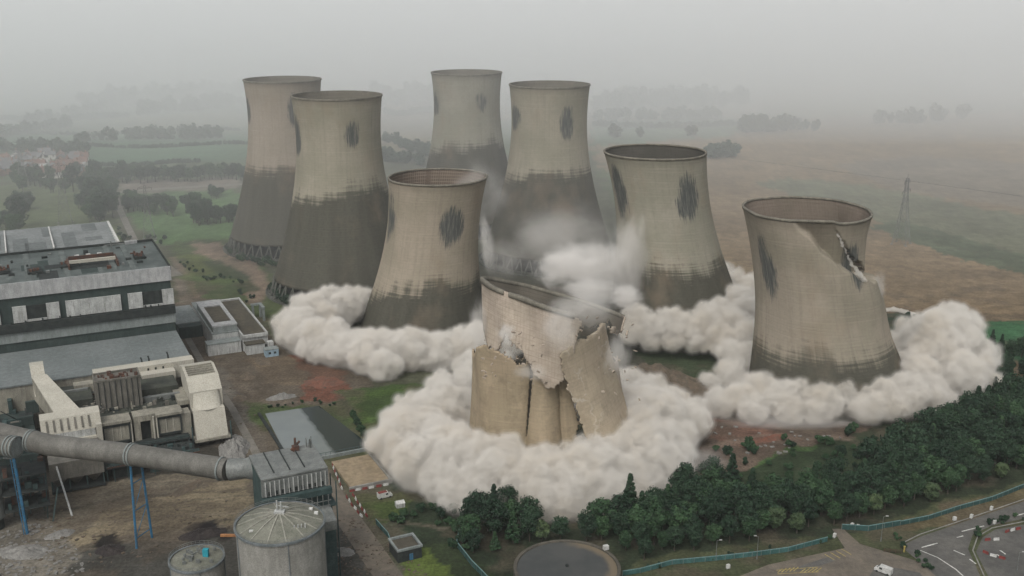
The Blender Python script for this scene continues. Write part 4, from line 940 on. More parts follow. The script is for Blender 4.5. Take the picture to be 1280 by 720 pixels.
for k, X in enumerate((-36.5, -23, -16)): S.part('brace', MB().bar((X-3.4, -95, .3), (X+3.4, -95, 5.4), .2, 4), c_teal)
for X in (-38, -34, -19, -15): S.part('hopper', MB().hexa([(X-.5, -87, 1.8), (X+.5, -87, 1.8), (X+.5, -86, 1.8), (X-.5, -86, 1.8), (X-1.9, -89.5, 7), (X+1.9, -89.5, 7), (X+1.9, -83.3, 7), (X-1.9, -83.3, 7)]), c_gbrown)
S.part('tank', MB().bar((-26, -93, 1.5), (-26, -93, 4.5), 1.5, 12), c_cream)
e = MB()
for k in range(70): a = rr.uniform(-55, -11); b_ = rr.uniform(-82, -71); h = rr.uniform(.3, 2.0); S.part('deck_box', MB().box(a, a+rr.uniform(.4, 2.4), b_, b_+rr.uniform(.3, 1.6), 15.2, 15.2+h), rr.choice((c_gbrown, c_dark, c_cream2, c_moss)))

for X in (-42, -34, -26, -18, -11):
    for Y in (-101, -108): S.part('column', MB().bar((X, Y, 0), (X, Y, 5.5), .35, 4), c_teal)
S.part('walkway', MB().box(-43, -10, -109, -96, 4.6, 4.9), c_dark); S.part('low_block', MB().box(-40, -30, -107, -97, 0, 3.6), c_dark); S.part('low_block', MB().box(-27, -13, -108, -98, 0, 2.6), c_green)
e = MB()
for k in range(50): a = rr.uniform(-42, -11); b_ = rr.uniform(-108, -97); S.part('steel_block', MB().box(a, a+rr.uniform(.4, 2.4), b_, b_+rr.uniform(.3, 1.6), 4.9, 4.9+rr.uniform(.2, 1.8)), rr.choice((c_teal, c_dark)))
S = Site('coal_plant_wreck', -80, -70, 'dark tangle of half-demolished plant left of the cream ducts, below the turbine hall', 'industrial plant')
S.part('floor', MB().box(-130, -64, -92, -46, 0, 9), c_green)
for k in range(70):
    a = rr.uniform(-110, -66); b_ = rr.uniform(-90, -48); w2 = rr.uniform(1, 7); d2_ = rr.uniform(.6, 5); h2 = rr.uniform(1, 7)
    S.part('wreckage', MB().box(a, a+w2, b_, b_+d2_, 9.0+rr.uniform(0, .2), 9+h2), rr.choice((c_dark, c_dark, c_green, c_teal, c_gbrown)))
for k in range(22):
    a = Vector((rr.uniform(-110, -66), rr.uniform(-90, -50), 9)); S.part('strut', MB().bar(a, a+Vector((rr.uniform(-6, 6), rr.uniform(-4, 4), rr.uniform(2, 9))), .25, 4), rr.choice((c_dark, c_teal, c_gbrown)))

S = Site('pipe_rack', -30, -112, 'rack of thin pipes and rails along the front of the gas-cleaning plant', 'pipe rack')
for k in range(5): S.part('pipe', MB().bar((-42, -110.5+k*.6, 6.0+.5*(k % 2)), (-9, -110.5+k*.6, 6.0+.5*(k % 2)), .2, 6), rr.choice((c_galv, c_teal, c_rust)))
for X in rows(7, -42, -9): S.part('post', MB().bar((X, -110, 0), (X, -110, 6.3), .18, 4).bar((X, -108.2, 0), (X, -108.2, 6.3), .18, 4), c_teal)
S = Site('pipe_run', -30, -50, 'pipes and cable trays crossing the deck behind the grey-brown box', 'pipe rack')
for k in range(7): Y = -80+k*3.6; S.part('pipe', MB().bar((-55, Y, 16.4+rr.random()), (rr.uniform(-45, -12), Y+rr.uniform(-.6, .6), 16.4+rr.random()), rr.uniform(.12, .3), 6), rr.choice((c_galv, c_dark, c_rust, c_cream2)))
for k in range(8): X = rr.uniform(-54, -12); S.part('riser', MB().bar((X, rr.uniform(-82, -72), 15.2), (X+rr.uniform(-.5, .5), -80, rr.uniform(17, 21)), .2, 6), rr.choice((c_cream2, c_galv)))

def extr(S, name, prof, X0, X1, m, **k):
    "profile in (Y,z) pushed along X"
    b = MB(); n = len(prof); b.v = [(X0, y, z) for y, z in prof]+[(X1, y, z) for y, z in prof]
    b.f = [tuple(range(n)), tuple(range(2*n-1, n-1, -1))]+[(i+n, (i+1) % n+n, (i+1) % n, i) for i in range(n)]
    return S.part(name, b, m, **k)
S = Site('gas_duct', -2, -85, 'big cream hooded duct bending down at the right end of the gas plant', 'duct')
extr(S, 'hood', [(-64, 25), (-71, 26.5), (-80, 25), (-86, 20.5), (-86, 14), (-70, 14), (-66, 19)], -7.6, 5.0, c_cream)
for k in range(5): S.part('hood_rib', MB().box(-6.6, 3.8, -72.4-k*1.7, -71.8-k*1.7, 26.35-k*.28, 26.95-k*.28), c_cream2)
e = MB(); e.hexa([(-7.4, -93.5, 3.5), (4.8, -93.5, 3.5), (4.8, -84.5, 3.5), (-7.4, -84.5, 3.5), (-7.4, -89.5, 13.98), (4.8, -89.5, 13.98), (4.8, -72, 13.98), (-7.4, -72, 13.98)])
S.part('down_duct', e, c_cream)
n = 10; e = MB(); e.v = [(-1.3+5.6*math.cos(a), -86.15-.5*0, 17.5+0) for a in [0]]; e.v = []; 
arcp = [(-1.3+5.4*math.cos(math.pi+math.pi*i/n), -86.05-4.2*math.sin(math.pi*i/n), 15.2) for i in range(n+1)]
e.v = [(p[0], p[1], 14) for p in arcp]+[(-1.3+(p[0]+1.3)*.95, -86.05+(p[1]+86.05)*.05, 20.2) for p in arcp]
e.f = [(i, i+1, n+1+i+1, n+1+i) for i in range(n)]+[tuple(range(n+1))]
S.part('curved_throat', e, c_cream, smooth=True)
S.part('flange', MB().box(-8.2, 5.6, -94.3, -83.8, 2.5, 3.48), c_cream2)
for X in (-5.6, -1.3, 3.0): S.part('hopper', MB().hexa([(X-.5, -90, 0), (X+.5, -90, 0), (X+.5, -88, 0), (X-.5, -88, 0), (X-2, -93, 2.48), (X+2, -93, 2.48), (X+2, -84.5, 2.48), (X-2, -84.5, 2.48)]), c_gbrown)
for X in (-8.8, 6.0): S.part('leg', MB().bar((X, -93, 0), (X, -93, 9), .35, 4), c_teal)
S.part('side_duct', MB().box(-12.5, -8.4, -90, -84, 3, 14).box(-12, -7.7, -84, -68, 15.3, 17), c_cream2)
S = Site('flue_duct', -58, -65, 'cream rectangular duct rising off the turbine hall and slanting down to the vented box', 'duct')
S.part('upright', MB().hexa([(-62.5, -62, 20), (-57.6, -62, 20), (-57.6, -56, 20), (-62.5, -56, 20), (-63, -53, 30), (-58, -53, 30), (-58, -49, 30), (-63, -49, 30)]), c_cream)
S.part('sloping_run', MB().hexa([(-57, -83, 15), (-48, -83, 15), (-57.6, -60, 18), (-62.8, -60, 18), (-57, -83, 20), (-48, -83, 20), (-57.7, -58, 26.3), (-62.7, -58, 26.3)]), c_cream2)
S.part('top_sheet', MB().hexa([(-56.8, -83.2, 20.02), (-47.8, -83.2, 20.02), (-57.3, -58, 26.35), (-62.5, -58, 26.35), (-56.8, -83.2, 20.5), (-47.8, -83.2, 20.5), (-57.3, -57, 27.0), (-62.9, -57, 27.0)]), c_cream)
S = Site('vented_box', -52, -100, 'cream box with a row of dark vents, above the grey hoppers at the left', 'industrial plant')
S.part('top_panel', MB().hexa([(-62, -91.6, 15), (-41.2, -91.6, 15), (-41.2, -84, 15), (-62, -84, 15), (-62, -89.5, 20.3), (-41.2, -89.5, 20.3), (-41.2, -84.5, 21), (-62, -84.5, 21)]), c_cream)
for X in rows(7, -61, -44): S.part('vent', MB().hexa([(X-.35, -91.75, 16), (X+.35, -91.75, 16), (X+.35, -91, 16), (X-.35, -91, 16), (X-.35, -89.85, 19.8), (X+.35, -89.85, 19.8), (X+.35, -89.3, 19.8), (X-.35, -89.3, 19.8)]), c_gbrown)
S.part('open_frame', MB().box(-43.2, -41.2, -94, -91.7, 9, 17).box(-60, -43.3, -93, -91.7, 11.5, 12.3), c_cream)
S.part('back_panel', MB().box(-61, -43.4, -91.6, -86, 8, 14.9), c_panel)
S.part('casing', MB().box(-61, -43, -112, -94.2, 5.6, 12), c_gbrown, label='grey-beige casing'); 
for X in (-58.2, -52.4, -46.4):
    S.part('hopper', MB().hexa([(X-.5, -108, 1.5), (X+.5, -108, 1.5), (X+.5, -106, 1.5), (X-.5, -106, 1.5), (X-2.7, -111.6, 5.58), (X+2.7, -111.6, 5.58), (X+2.7, -98, 5.58), (X-2.7, -98, 5.58)]), c_gbrown)
for X in (-60.6, -54.8, -49, -43.4): S.part('leg', MB().bar((X, -111, 0), (X, -111, 5.5), .3, 4), c_teal)
S.part('lower_deck', MB().box(-61, -43, -112, -98, .6, 1.4), c_dark)
S.part('prop', MB().bar((-55.8, -130.7, 0), (-58.5, -112.2, 11), .35, 6), c_panel)

# big round flue ducts on blue trestles
def ring(b, c, d, r, w_=.5):
    c = Vector(c); d = Vector(d).normalized(); b.tube([c-d*w_/2, c+d*w_/2], r, 28)
S = Site('round_duct', -36, -160, 'long grey round duct sloping across the yard on blue trestles with white rings', 'duct')
PA = [LU(-90, 520, 32), LU(60, 556, 32), LU(163, 568, 32), LU(285, 587, 32)]
S.part('pipe', MB().tube(PA, 3.45, 32), c_duct, smooth=False)
for px, py, n_ in ((38, 551, 2), (163, 568, 2), (277, 586, 1)):
    c0 = Vector(LU(px, py, 32)); dr = Vector(PA[3])-Vector(PA[1]); dr.normalize()
    for k in range(n_): b = MB(); ring(b, c0+dr*k*1.1, dr, 3.72); S.part('white_ring', b, c_grey)
p1 = Vector(LU(287, 587, 32)); p2 = Vector(LU(326, 584, 33))
S.part('end_cone', MB().tube([p1, p1+(p2-p1)*.5, p2], [3.45, 3.1, 4.2], 28), c_galv)
def trestle(S, foot, foot2, z1):
    a = Vector((*foot, 0)); b = Vector((*foot2, 0)); up = Vector((0, 0, z1)); mid = (a+b)/2
    for k, q in enumerate((a, b)):
        top = q+(mid-q)*.35+up; l_ = S.part('leg', MB().bar(q, top, .38, 6), c_blue)
    e = MB()
    for f in (.12, .45, .78): 
        p = a+(mid-a)*.35*f+up*f; q = b+(mid-b)*.35*f+up*f; e.bar(p, q, .16, 4)
        if f < .7: q2 = b+(mid-b)*.35*(f+.33)+up*(f+.33); e.bar(p, q2, .12, 4)
    S.part('brace', e, c_blue)
trestle(S, (-38.6, -163), (-33.2, -157.9), 28.6)
S = Site('round_duct', -72, -146, 'short grey round duct with an open dark end on a blue post', 'duct')
q0 = Vector(LU(-60, 548, 32)); q1 = Vector(LU(22, 559, 32)); dr = (q1-q0).normalized()
b = MB(); n = 28; b.tube([q0, q1], 3.3, n, caps=(True, False)); b.tube([q1-dr*.02, q0+dr*2], 3.05, n, caps=(False, True)); S.part('pipe', b, c_duct)
for k in range(3): b = MB(); ring(b, q1-dr*(.4+k*1.3), dr, 3.6, .45); S.part('white_ring', b, c_grey)
S.part('end_disc', MB().tube([q1-dr*6, q1-dr*5.9], 3.0, 28), mat('duct_end_shade', (.01, .012, .012), scale=1.))  # black disc set inside the duct paints the shade of its open end
S.part('post', MB().bar((q1.x-.8, q1.y+2, 0), (q1.x-1.6, q1.y, 28.6), .5, 6), c_blue); S.part('ladder', MB().bar((q1.x-1.8, q1.y+2, 0), (q1.x-2.6, q1.y, 28.6), .2, 4), c_blue)
b = MB()
for z in np.arange(1, 28, 2.2): f = z/28.6; b.bar((q1.x-.8-.8*f, q1.y+2-2*f, z), (q1.x-1.8-.8*f, q1.y+2-2*f, z), .1, 4)
S.part('rung', b, c_galv)
S.part('bracket', MB().bar((q1.x-1.6, q1.y, 28.3), (q1.x+3.4, q1.y+3, 31), .25, 4).bar((q1.x-1.6, q1.y, 28.3), (q1.x-4.5, q1.y-1, 29.5), .25, 4), c_galv)
S = Site('vertical_vessel', -78, -128, 'grey steel vessel and tangled steelwork under the ducts at the left edge', 'vessel')
S.part('drum', MB().bar((-80, -128, 4), (-80, -128, 18), 4.2, 20), c_galv); S.part('skirt', MB().bar((-80, -128, 0), (-80, -128, 4), 3.4, 20), c_dark)
for k in range(10):
    a = Vector((rr.uniform(-76, -60), rr.uniform(-133, -118), 0)); b_ = a+Vector((rr.uniform(-3, 3), rr.uniform(-3, 3), rr.uniform(8, 22)))
    S.part('strut', MB().bar(a, b_, .3, 4), c_teal)
for z in (6, 12, 18): S.part('platform', MB().box(-76, -62, -132, -120, z, z+.3), c_dark)
e = MB()
for k in range(34): a = rr.uniform(-76, -63); b_ = rr.uniform(-131, -121); z = rr.choice((6.3, 12.3, 18.3)); S.part('steel_block', MB().box(a, a+rr.uniform(.5, 2.4), b_, b_+rr.uniform(.5, 2), z, z+rr.uniform(.5, 3)), rr.choice((c_dark, c_teal, c_rust)))

# steel building at the end of the duct
S = Site('fan_house', 4, -200, 'grey-green steel fan house at the end of the long duct', 'industrial building')
X0, X1, Y0, Y1 = -6.2, 13.6, -207.5, -191.5
S.part('roof', MB().hexa([(X0, Y0, 36.6), (X1, Y0, 36.6), (X1, Y1, 37.2), (X0, Y1, 37.2), (X0, Y0, 37.1), (X1, Y0, 37.1), (X1, Y1, 38.2), (X0, Y1, 38.2)]), c_galv)
for f in (.22, .46, .68): X = X0+(X1-X0)*f; S.part('roof_rib', MB().hexa([(X-.12, Y0+2.5, 37.2), (X+.12, Y0+2.5, 37.2), (X+.12, Y1-.3, 38), (X-.12, Y1-.3, 38), (X-.12, Y0+2.5, 37.7), (X+.12, Y0+2.5, 37.7), (X+.12, Y1-.3, 38.6), (X-.12, Y1-.3, 38.6)]), c_dark)
S.part('wall', MB().box(X0+.5, X1-.5, Y0+1, Y1-.5, 0, 36.58), c_teal)
S.part('vent_wall', MB().box(X0, X1, Y0-.2, Y0+.95, 31.5, 36.3), c_galv)
for X in rows(14, X0+.3, X1-.3): S.part('fin', MB().box(X-.12, X+.12, Y0-.7, Y0-.22, 31.6, 36.2), c_panel)
for X in rows(9, X0+1.2, X1-1): S.part('vent', MB().box(X-.45, X+.45, Y0-.3, Y0-.22, 31.8, 33), c_dark)
S.part('gantry', MB().box(X0-.5, X1+.5, Y0-2, Y0-.2, 29.4, 31.2), c_teal)
for X in rows(12, X0, X1): S.part('gantry_post', MB().bar((X, Y0-1.9, 25.2), (X, Y0-1.9, 29.4), .13, 4), c_galv)
S.part('lower_rail', MB().bar((X0, Y0-1.95, 27.3), (X1, Y0-1.95, 27.3), .12, 4), c_galv)
S.part('lean_to', MB().hexa([(X0+1, Y0-7, 20), (X1, Y0-7, 20), (X1, Y0-.2, 20), (X0+1, Y0-.2, 20), (X0+1, Y0-7, 23), (X1, Y0-7, 23), (X1, Y0-.2, 25), (X0+1, Y0-.2, 25)]), c_galv)
S.part('lean_to_wall', MB().box(X0+1.3, X1-.3, Y0-6.7, Y0+.9, 0, 19.95), c_teal)
S.part('roof_crane', MB().bar((X1-6, Y1-2, 37.8), (X1-6, Y1-2, 42), .35, 6).bar((X1-7.5, Y1-2.6, 38.5), (X1-4.5, Y1-1.6, 40.5), .4, 6).box(X1-7, X1-5, Y1-3, Y1-1.4, 38, 39.6), c_rust)
e = MB()
for k in range(7): a = X1-3+rr.uniform(0, 3.5); e.bar((a, Y1-.6, 33), (a+rr.uniform(-1, 1), Y1-rr.uniform(.4, 4), 41), .14, 4)
S.part('corner_steelwork', e, c_galv)
for z in (8, 16, 24): S.part('side_platform', MB().box(X1-.45, X1+2.4, Y0, Y1-2, z, z+.3), c_teal)
for Y in (Y0, Y0+6, Y1-2): S.part('side_post', MB().bar((X1+2.2, Y, 0), (X1+2.2, Y, 32), .22, 4), c_teal)

# silos and sunken tank (standing free of the grid)
c_spoke = mat('pale_spoke', (.32, .315, .27), (.26, .255, .22), .5)
def silo(x, y, r, z1, label, spokes, m, z_low=0., ztop=3.0):
    t = empty('silo', (x, y, z_low), 0, label, 'silo'); h = z1-z_low
    b = MB(); b.lathe([(r, 0), (r, h)], 64, cap=False); b.build('wall', m, t, smooth=True)
    b = MB(); b.lathe([(r+.02, h-.3), (r*.5, h+ztop*.6), (.8, h+ztop)], 64); b.build('roof', mat('silo_roof', (.20, .20, .165), (.145, .15, .12), .25, grime=(.12, .12, .10)), t)
    b = MB(); b.lathe([(r+.05, h-.5), (r+.45, h-.45), (r+.45, h+.15), (r-.1, h+.15)], 64, cap=False); b.build('rim', mat('silo_rim', (.17, .19, .20), (.13, .15, .155), .3), t)
    b = MB()
    for k in range(40): a = 2*math.pi*k/40; b.bar(((r+.3)*math.cos(a), (r+.3)*math.sin(a), h+.1), ((r+.3)*math.cos(a), (r+.3)*math.sin(a), h+1.2), .05, 4)
    n = 48
    for k in range(n):
        a = 2*math.pi*k/n; a2 = 2*math.pi*(k+1)/n
        for zz in (.7, 1.2): b.bar(((r+.3)*math.cos(a), (r+.3)*math.sin(a), h+zz), ((r+.3)*math.cos(a2), (r+.3)*math.sin(a2), h+zz), .05, 4)
    b.build('handrail', c_galv, t)
    for k in range(spokes):
        a = 2*math.pi*(k+.3)/spokes; d = Vector((math.cos(a), math.sin(a), 0)); q = 2*math.pi*.22*0
        MB().bar(d*1.0+Vector((0, 0, h+ztop+.02)), d*(r*.5)+Vector((0, 0, h+ztop*.6+.1)), .26, 4).bar(d*(r*.5)+Vector((0, 0, h+ztop*.6+.1)), d*(r-.6)+Vector((0, 0, h-.1)), .22, 4).build('roof_spoke', c_spoke, t)
    b = MB(); 
    for a in (0.3, 1.9, 3.7, 5.1): b.box(-.12, .12, -.12, .12, 0, h-.6, tf=lambda p, a=a: (p[0]+(r+.1)*math.cos(a), p[1]+(r+.1)*math.sin(a), p[2]))
    b.build('wall_strip', mat('silo_rim', (0, 0, 0)), t)
    return t
c_silo = mat('silo_concrete', (.29, .285, .26), (.245, .24, .22), .12, streak=.35, grime=(.18, .17, .15))
t = silo(-64.2, 258.4, 12.0, 32, 'large pale grey silo with a spoked conical roof and rim handrail', 14, c_silo)
b = MB(); b.bar((-.6, .4, 34.8), (-.6, .4, 38.5), .22).bar((.5, .2, 34.8), (.5, .2, 38.2), .22).bar((-.6, .4, 37), (2.5, 1.2, 36), .2).box(-1.3, 1.5, -1, 1, 34.9, 35.6); b.build('roof_mast', c_panel, t)
for x, y in ((-6.4, -6.2), (7.4, 6.5), (9.3, 4.2)): MB().box(x-.5, x+.5, y-.4, y+.4, 32, 33).build('roof_box', c_white, t)
for k in range(4): MB().box(5.0+k*.9, 5.3+k*.9, -5.4+k*.35, -5.1+k*.35, 32.6, 34).build('vent_stub', c_panel, t)
t = silo(-87.5, 256.5, 7.2, 22, 'smaller squat silo with a blue bin on its cluttered roof', 0, c_silo, ztop=.9)
MB().box(1.9, 3.4, -.6, .7, 22.6, 24.8).build('blue_bin', mat('cyan_paint', (.02, .33, .42), (.03, .28, .35), .8), t)
b = MB()
for k in range(22): a = rr.uniform(0, 6.28); q = rr.uniform(.5, 5.5); MB().box(q*math.cos(a), q*math.cos(a)+rr.uniform(.3, 1.2), q*math.sin(a), q*math.sin(a)+rr.uniform(.2, .7), 22.3, 22.9+rr.uniform(.2, .9)).build('roof_box', c_galv, t)
t = empty('round_tank', (16.7, 279.5, 0), 0, 'broad dark-topped round tank at the edge of the wood, brown stain round its lip', 'tank')
b = MB(); b.lathe([(16.3, 0), (16.3, 5.4), (15.9, 5.6), (15.3, 5.5), (15.2, 5.0)], 96, cap=False); b.build('wall', mat('tank_wall', (.10, .09, .072), (.07, .064, .052), .3), t)
tk = NT('tank_top'); o_ = tk.obj(); n_ = tk.noise(o_, .11, 5, .6); sp = tk.n('ShaderNodeSeparateXYZ'); tk.put(sp.inputs[0], o_)
rim_ = tk.math('SQRT', tk.math('ADD', tk.math('POWER', sp.outputs[0], 2.), tk.math('POWER', sp.outputs[1], 2.)))
side = tk.math('ADD', tk.math('MULTIPLY', sp.outputs[0], .05), tk.math('MULTIPLY', n_, 3.))
st = tk.math('MULTIPLY', tk.sstep(tk.math('ADD', rim_, tk.math('MULTIPLY', side, 2.)), 15.5, 18.5), tk.sstep(sp.outputs[0], -2., 6.))
m_top = tk.bsdf(tk.mix(st, tk.mix(tk.sstep(n_, .35, .65), (.042, .046, .046), (.058, .06, .058)), (.13, .105, .072)), .7)
b = MB(); b.lathe([(15.25, 5.0), (.3, 5.05)], 96); b.build('top', m_top, t)
b = MB(); b.bar((0, 1, 5), (0, 1, 5.6), .5, 8); b.build('hatch', c_dark, t)
t2 = empty('pump_box', (29.3, 289.5, 0), .4, 'small white box on a post at the right lip of the round tank', 'box'); MB().box(-.8, .8, -.6, .6, 5.6, 6.9).build('box', c_white, t2); MB().bar((0, 0, 0), (0, 0, 5.6), .2).build('post', c_galv, t2)

# pond, pad, hut, road
def sheet(name, pts, z, m, kind='structure', world=False):
    v = [(p[0], p[1], z) if world else tuple(U(p[0], p[1], 0)[:2])+(z,) for p in pts]
    b = MB(); b.v = v; b.f = [tuple(range(len(v)))]; o = b.build(name, m)
    if kind: o['kind'] = kind
    return o
tw = NT('pond_water'); o_ = tw.obj(); pn = tw.noise(o_, .12, 5, .65); sp = tw.n('ShaderNodeSeparateXYZ'); tw.put(sp.inputs[0], tw.mapping(o_, (1, 1, 1), rot=(0, 0, 0)))
lx = tw.math('ADD', tw.math('MULTIPLY', sp.outputs[0], SC), tw.math('MULTIPLY', sp.outputs[1], SS))
k0 = SO.x*SC+SO.y*SS
sc_m = tw.sstep(tw.math('ADD', lx, tw.math('MULTIPLY', pn, 3.)), k0+42.5, k0+39.8)
m_w = tw.bsdf(tw.mix(sc_m, (.012, .022, .022), tw.mix(pn, (.12, .14, .14), (.17, .19, .185))), .12, spec=.5, bump=tw.noise(o_, 1.4, 3, .5), bstr=.08, bdist=.05)
wb = [W(24.5, -70.5), W(47.5, -72), W(55, -124), W(22, -122)]
sheet('pond_water', wb, .05, m_w, world=True)
b = MB()
S = Site('pond_wall', 36, -124, 'pale green concrete wall with rail along the near side of the pond', 'wall')
S.part('wall', MB().box(24, 55, -125.2, -124.2, 0, 1.3), c_grey); e = MB()
for X in rows(16, 25, 55): e.bar((X, -124.7, 1.3), (X, -124.7, 2.5), .08, 4)
e.bar((24, -124.7, 2.5), (55, -124.7, 2.5), .1, 4); S.part('rail', e, c_teal)
S = Site('pond_kerb', 23, -96, 'low dark kerb along the left side of the pond', 'kerb'); S.part('kerb', MB().box(21.4, 22.6, -122, -70, 0, .8), c_dark)
S = Site('gravel_pad', 43, -142, 'raised rectangular bed of tan gravel beside the pond wall', 'gravel bed')
c_grav = mat('tan_gravel', (.29, .23, .15), (.235, .185, .125), .35, fine=6., grime=(.2, .15, .1), grime_amt=.3)
S.part('gravel', MB().box(35.9, 50.6, -154.6, -130.2, 0, 1.0), c_grav)
S.part('edging', MB().box(35.2, 51.4, -155.4, -154.65, 0, 1.6).box(50.62, 51.4, -154.6, -130, 0, 1.3), c_conc)
m_asph = mat('asphalt', (.085, .083, .078), (.12, .115, .105), .08, fine=5., grime=(.05, .05, .048), grime_amt=.6)
m_asph2 = mat('dusty_asphalt', (.165, .14, .11), (.115, .10, .082), .08, fine=5., grime=(.07, .066, .06), grime_amt=.5)
m_lane = mat('lane_dust', (.20, .185, .16), (.15, .14, .12), .1)
def strip(name, pts, wd, z, m, world=False, n=1):
    q = [Vector(p[:2]+(0,)) if world else U(p[0], p[1]) for p in pts]; v = []; f = []
    for i, p in enumerate(q):
        d = (q[min(i+1, len(q)-1)]-q[max(i-1, 0)]).normalized(); nn = Vector((-d.y, d.x, 0))*(wd[i] if isinstance(wd, (list, tuple)) else wd)/2
        v += [(*(p+nn)[:2], z), (*(p-nn)[:2], z)]
        if i: k = len(v); f.append((k-4, k-2, k-1, k-3))
    b = MB(); b.v = v; b.f = f; o = b.build(name, m); o['kind'] = 'structure'; return o
strip('yard_road', [tuple(W(28.5, -118)[:2]), tuple(W(28.7, -170)[:2]), tuple(W(29, -235)[:2]), tuple(W(29, -300)[:2])], 8.5, .03, m_asph2, world=True)
strip('lane', [(145, 247), (150, 262), (158, 280), (168, 300), (190, 318), (222, 345)], [5, 5, 5, 5, 6, 7], .06, m_lane)
strip('path', [(222, 400), (240, 432), (262, 470), (290, 510), (322, 570), (335, 600)], 3.2, .035, m_lane)
strip('field_lane', [(150, 240), (200, 236), (250, 233), (310, 230)], 9, .05, m_lane)
S = Site('brick_hut', 38.5, -204, 'small dark flat-roofed hut with pale parapet edge beside the yard road', 'hut')
S.part('wall', MB().box(34.2, 42.2, -208.6, -200.4, 0, 3.9), c_dark); S.part('roof', MB().box(34.8, 41.6, -208, -201, 3.92, 4.0), c_brownroof)
S.part('parapet', MB().box(33.9, 42.5, -208.9, -208.2, 3.92, 4.6).box(33.9, 42.5, -200.8, -200.1, 3.92, 4.6).box(33.9, 34.6, -208.2, -200.8, 3.92, 4.6).box(41.8, 42.5, -208.2, -200.8, 3.92, 4.6), c_grey)
S.part('door', MB().box(38, 39.2, -208.75, -208.62, .2, 2.4), c_blue)
# bottom right roads and car park
sheet('car_park', [(1040, 661), (1054, 661), (1075, 680), (1122, 694), (1162, 706), (1190, 724), (1230, 800), (820, 800), (900, 730), (960, 706), (1056, 685)], .02, m_asph2)
sheet('road', [(1126, 683), (1150, 671), (1215, 649), (1285, 625), (1500, 552), (1500, 585), (1290, 646), (1240, 657), (1216, 668), (1210, 686), (1226, 722), (1290, 800), (1230, 800), (1172, 722), (1150, 703)], .035, m_asph)
sheet('car_park', [(1228, 672), (1244, 662), (1290, 654), (1500, 600), (1500, 800), (1296, 800), (1236, 722), (1220, 690)], .03, m_asph)
sheet('car_park_patch', [(1086, 722), (1092, 712), (1120, 710), (1150, 716), (1160, 730), (1090, 740)], .055, m_asph); sheet('car_park_patch', [(990, 711), (1036, 696), (1044, 701), (1005, 714)], .05, m_asph)
m_mark = mat('road_paint', (.62, .62, .58), (.45, .45, .42), .8); m_yel = mat('yellow_paint', (.42, .33, .10), (.32, .26, .10), .8)
for a, b_ in (((1152, 684.5), (1172, 679)), ((1202, 664.5), (1230, 657.5)), ((1267, 645.5), (1292, 639)), ((1196, 672), (1204, 670)), ((1192, 688), (1206, 694)), ((1212, 699), (1220, 705)), ((1250, 688), (1257, 693)), ((1246, 693), (1253, 698))):
    strip('road_marking', [a, b_], .45, .06, m_mark)
for k in range(4): strip('parking_line', [(1031+k*7, 693-k*2.2), (1043+k*7, 700-k*2.2)], .28, .06, m_yel)
for k in range(5): strip('parking_line', [(972+k*5, 716-k*.5), (978+k*5, 711-k*.5)], .28, .06, m_yel); strip('parking_line', [(1000+k*5, 716-k*.3), (1007+k*5, 711-k*.3)], .28, .06, m_yel)
strip('parking_line', [(970, 713), (1022, 709)], .25, .062, m_yel); strip('parking_line', [(972, 717.5), (1024, 715)], .25, .062, m_yel); strip('kerb_line', [(1150, 688), (1172, 697), (1195, 712), (1208, 724)], .4, .065, m_mark)
def kerb(pts, label, m=None, h=.14, wd=.35, name='kerb'):
    q = [U(*p) for p in pts]; b = MB()
    for a, c in zip(q, q[1:]):
        d = (c-a).normalized(); nn = Vector((-d.y, d.x, 0))*wd/2
        b.hexa([a-nn, a+nn, c+nn, c-nn]+[v+Vector((0, 0, h)) for v in (a-nn, a+nn, c+nn, c-nn)])
    return tag(b.build(name, m or c_conc), label, 'kerb')
kerb([(1126, 680), (1150, 668), (1215, 646.5), (1285, 622.5), (1400, 583)], 'concrete kerb along the far side of the road by the grass verge')
kerb([(1290, 650), (1240, 660), (1222, 671), (1216, 688), (1232, 724)], 'curved kerb round the planted bank by the barriers')
# fences
def fence(pts, h, label, m, gap=3., mesh=.0, world=False):
    q = [Vector((*p[:2], 0)) if world else U(*p) for p in pts]; t = empty('fence', q[0], 0, label, 'fence'); o = q[0]; b = MB(); pb = MB(); rb = MB()
    for a, c in zip(q, q[1:]):
        L_ = (c-a).length; n = max(1, int(L_/gap)); d = (c-a)/n; nn = Vector((-d.y, d.x, 0)).normalized()*.05; z = Vector((0, 0, 1))
        b.hexa([a-o-nn+z*.1, a-o+nn+z*.1, c-o+nn+z*.1, c-o-nn+z*.1, a-o-nn+z*h, a-o+nn+z*h, c-o+nn+z*h, c-o-nn+z*h])
        rb.hexa([a-o-nn*2.5+z*h, a-o+nn*2.5+z*h, c-o+nn*2.5+z*h, c-o-nn*2.5+z*h, a-o-nn*2.5+z*(h+.2), a-o+nn*2.5+z*(h+.2), c-o+nn*2.5+z*(h+.2), c-o-nn*2.5+z*(h+.2)])
        for i in range(n): p = a-o+d*i; pb.bar(p, p+z*(h+.25), .1, 4)
    b.build('panel', m, t); rb.build('top_rail', m_rail, t); pb.build('posts', c_galv, t); return t
m_fence = mat('teal_mesh', (.022, .065, .06), (.035, .09, .085), .4); m_rail = mat('pale_rail', (.12, .22, .22), (.16, .26, .26), .6); m_fence2 = mat('pale_teal_mesh', (.03, .095, .09), (.05, .13, .125), .4)
fence([(778, 720), (800, 716.5), (840, 706), (895, 701), (940, 696), (985, 690), (1034, 677)], 1.6, 'pale teal mesh fence curving along the wood by the car park', m_fence2)
fence([(1125, 657), (1160, 650), (1200, 637), (1240, 626), (1285, 608), (1400, 565)], 1.6, 'teal mesh fence above the grass verge of the road', m_fence)
fence([(1052, 662), (1085, 664), (1125, 657)], 1.9, 'short dark teal fence between the drive and the wood', m_fence)
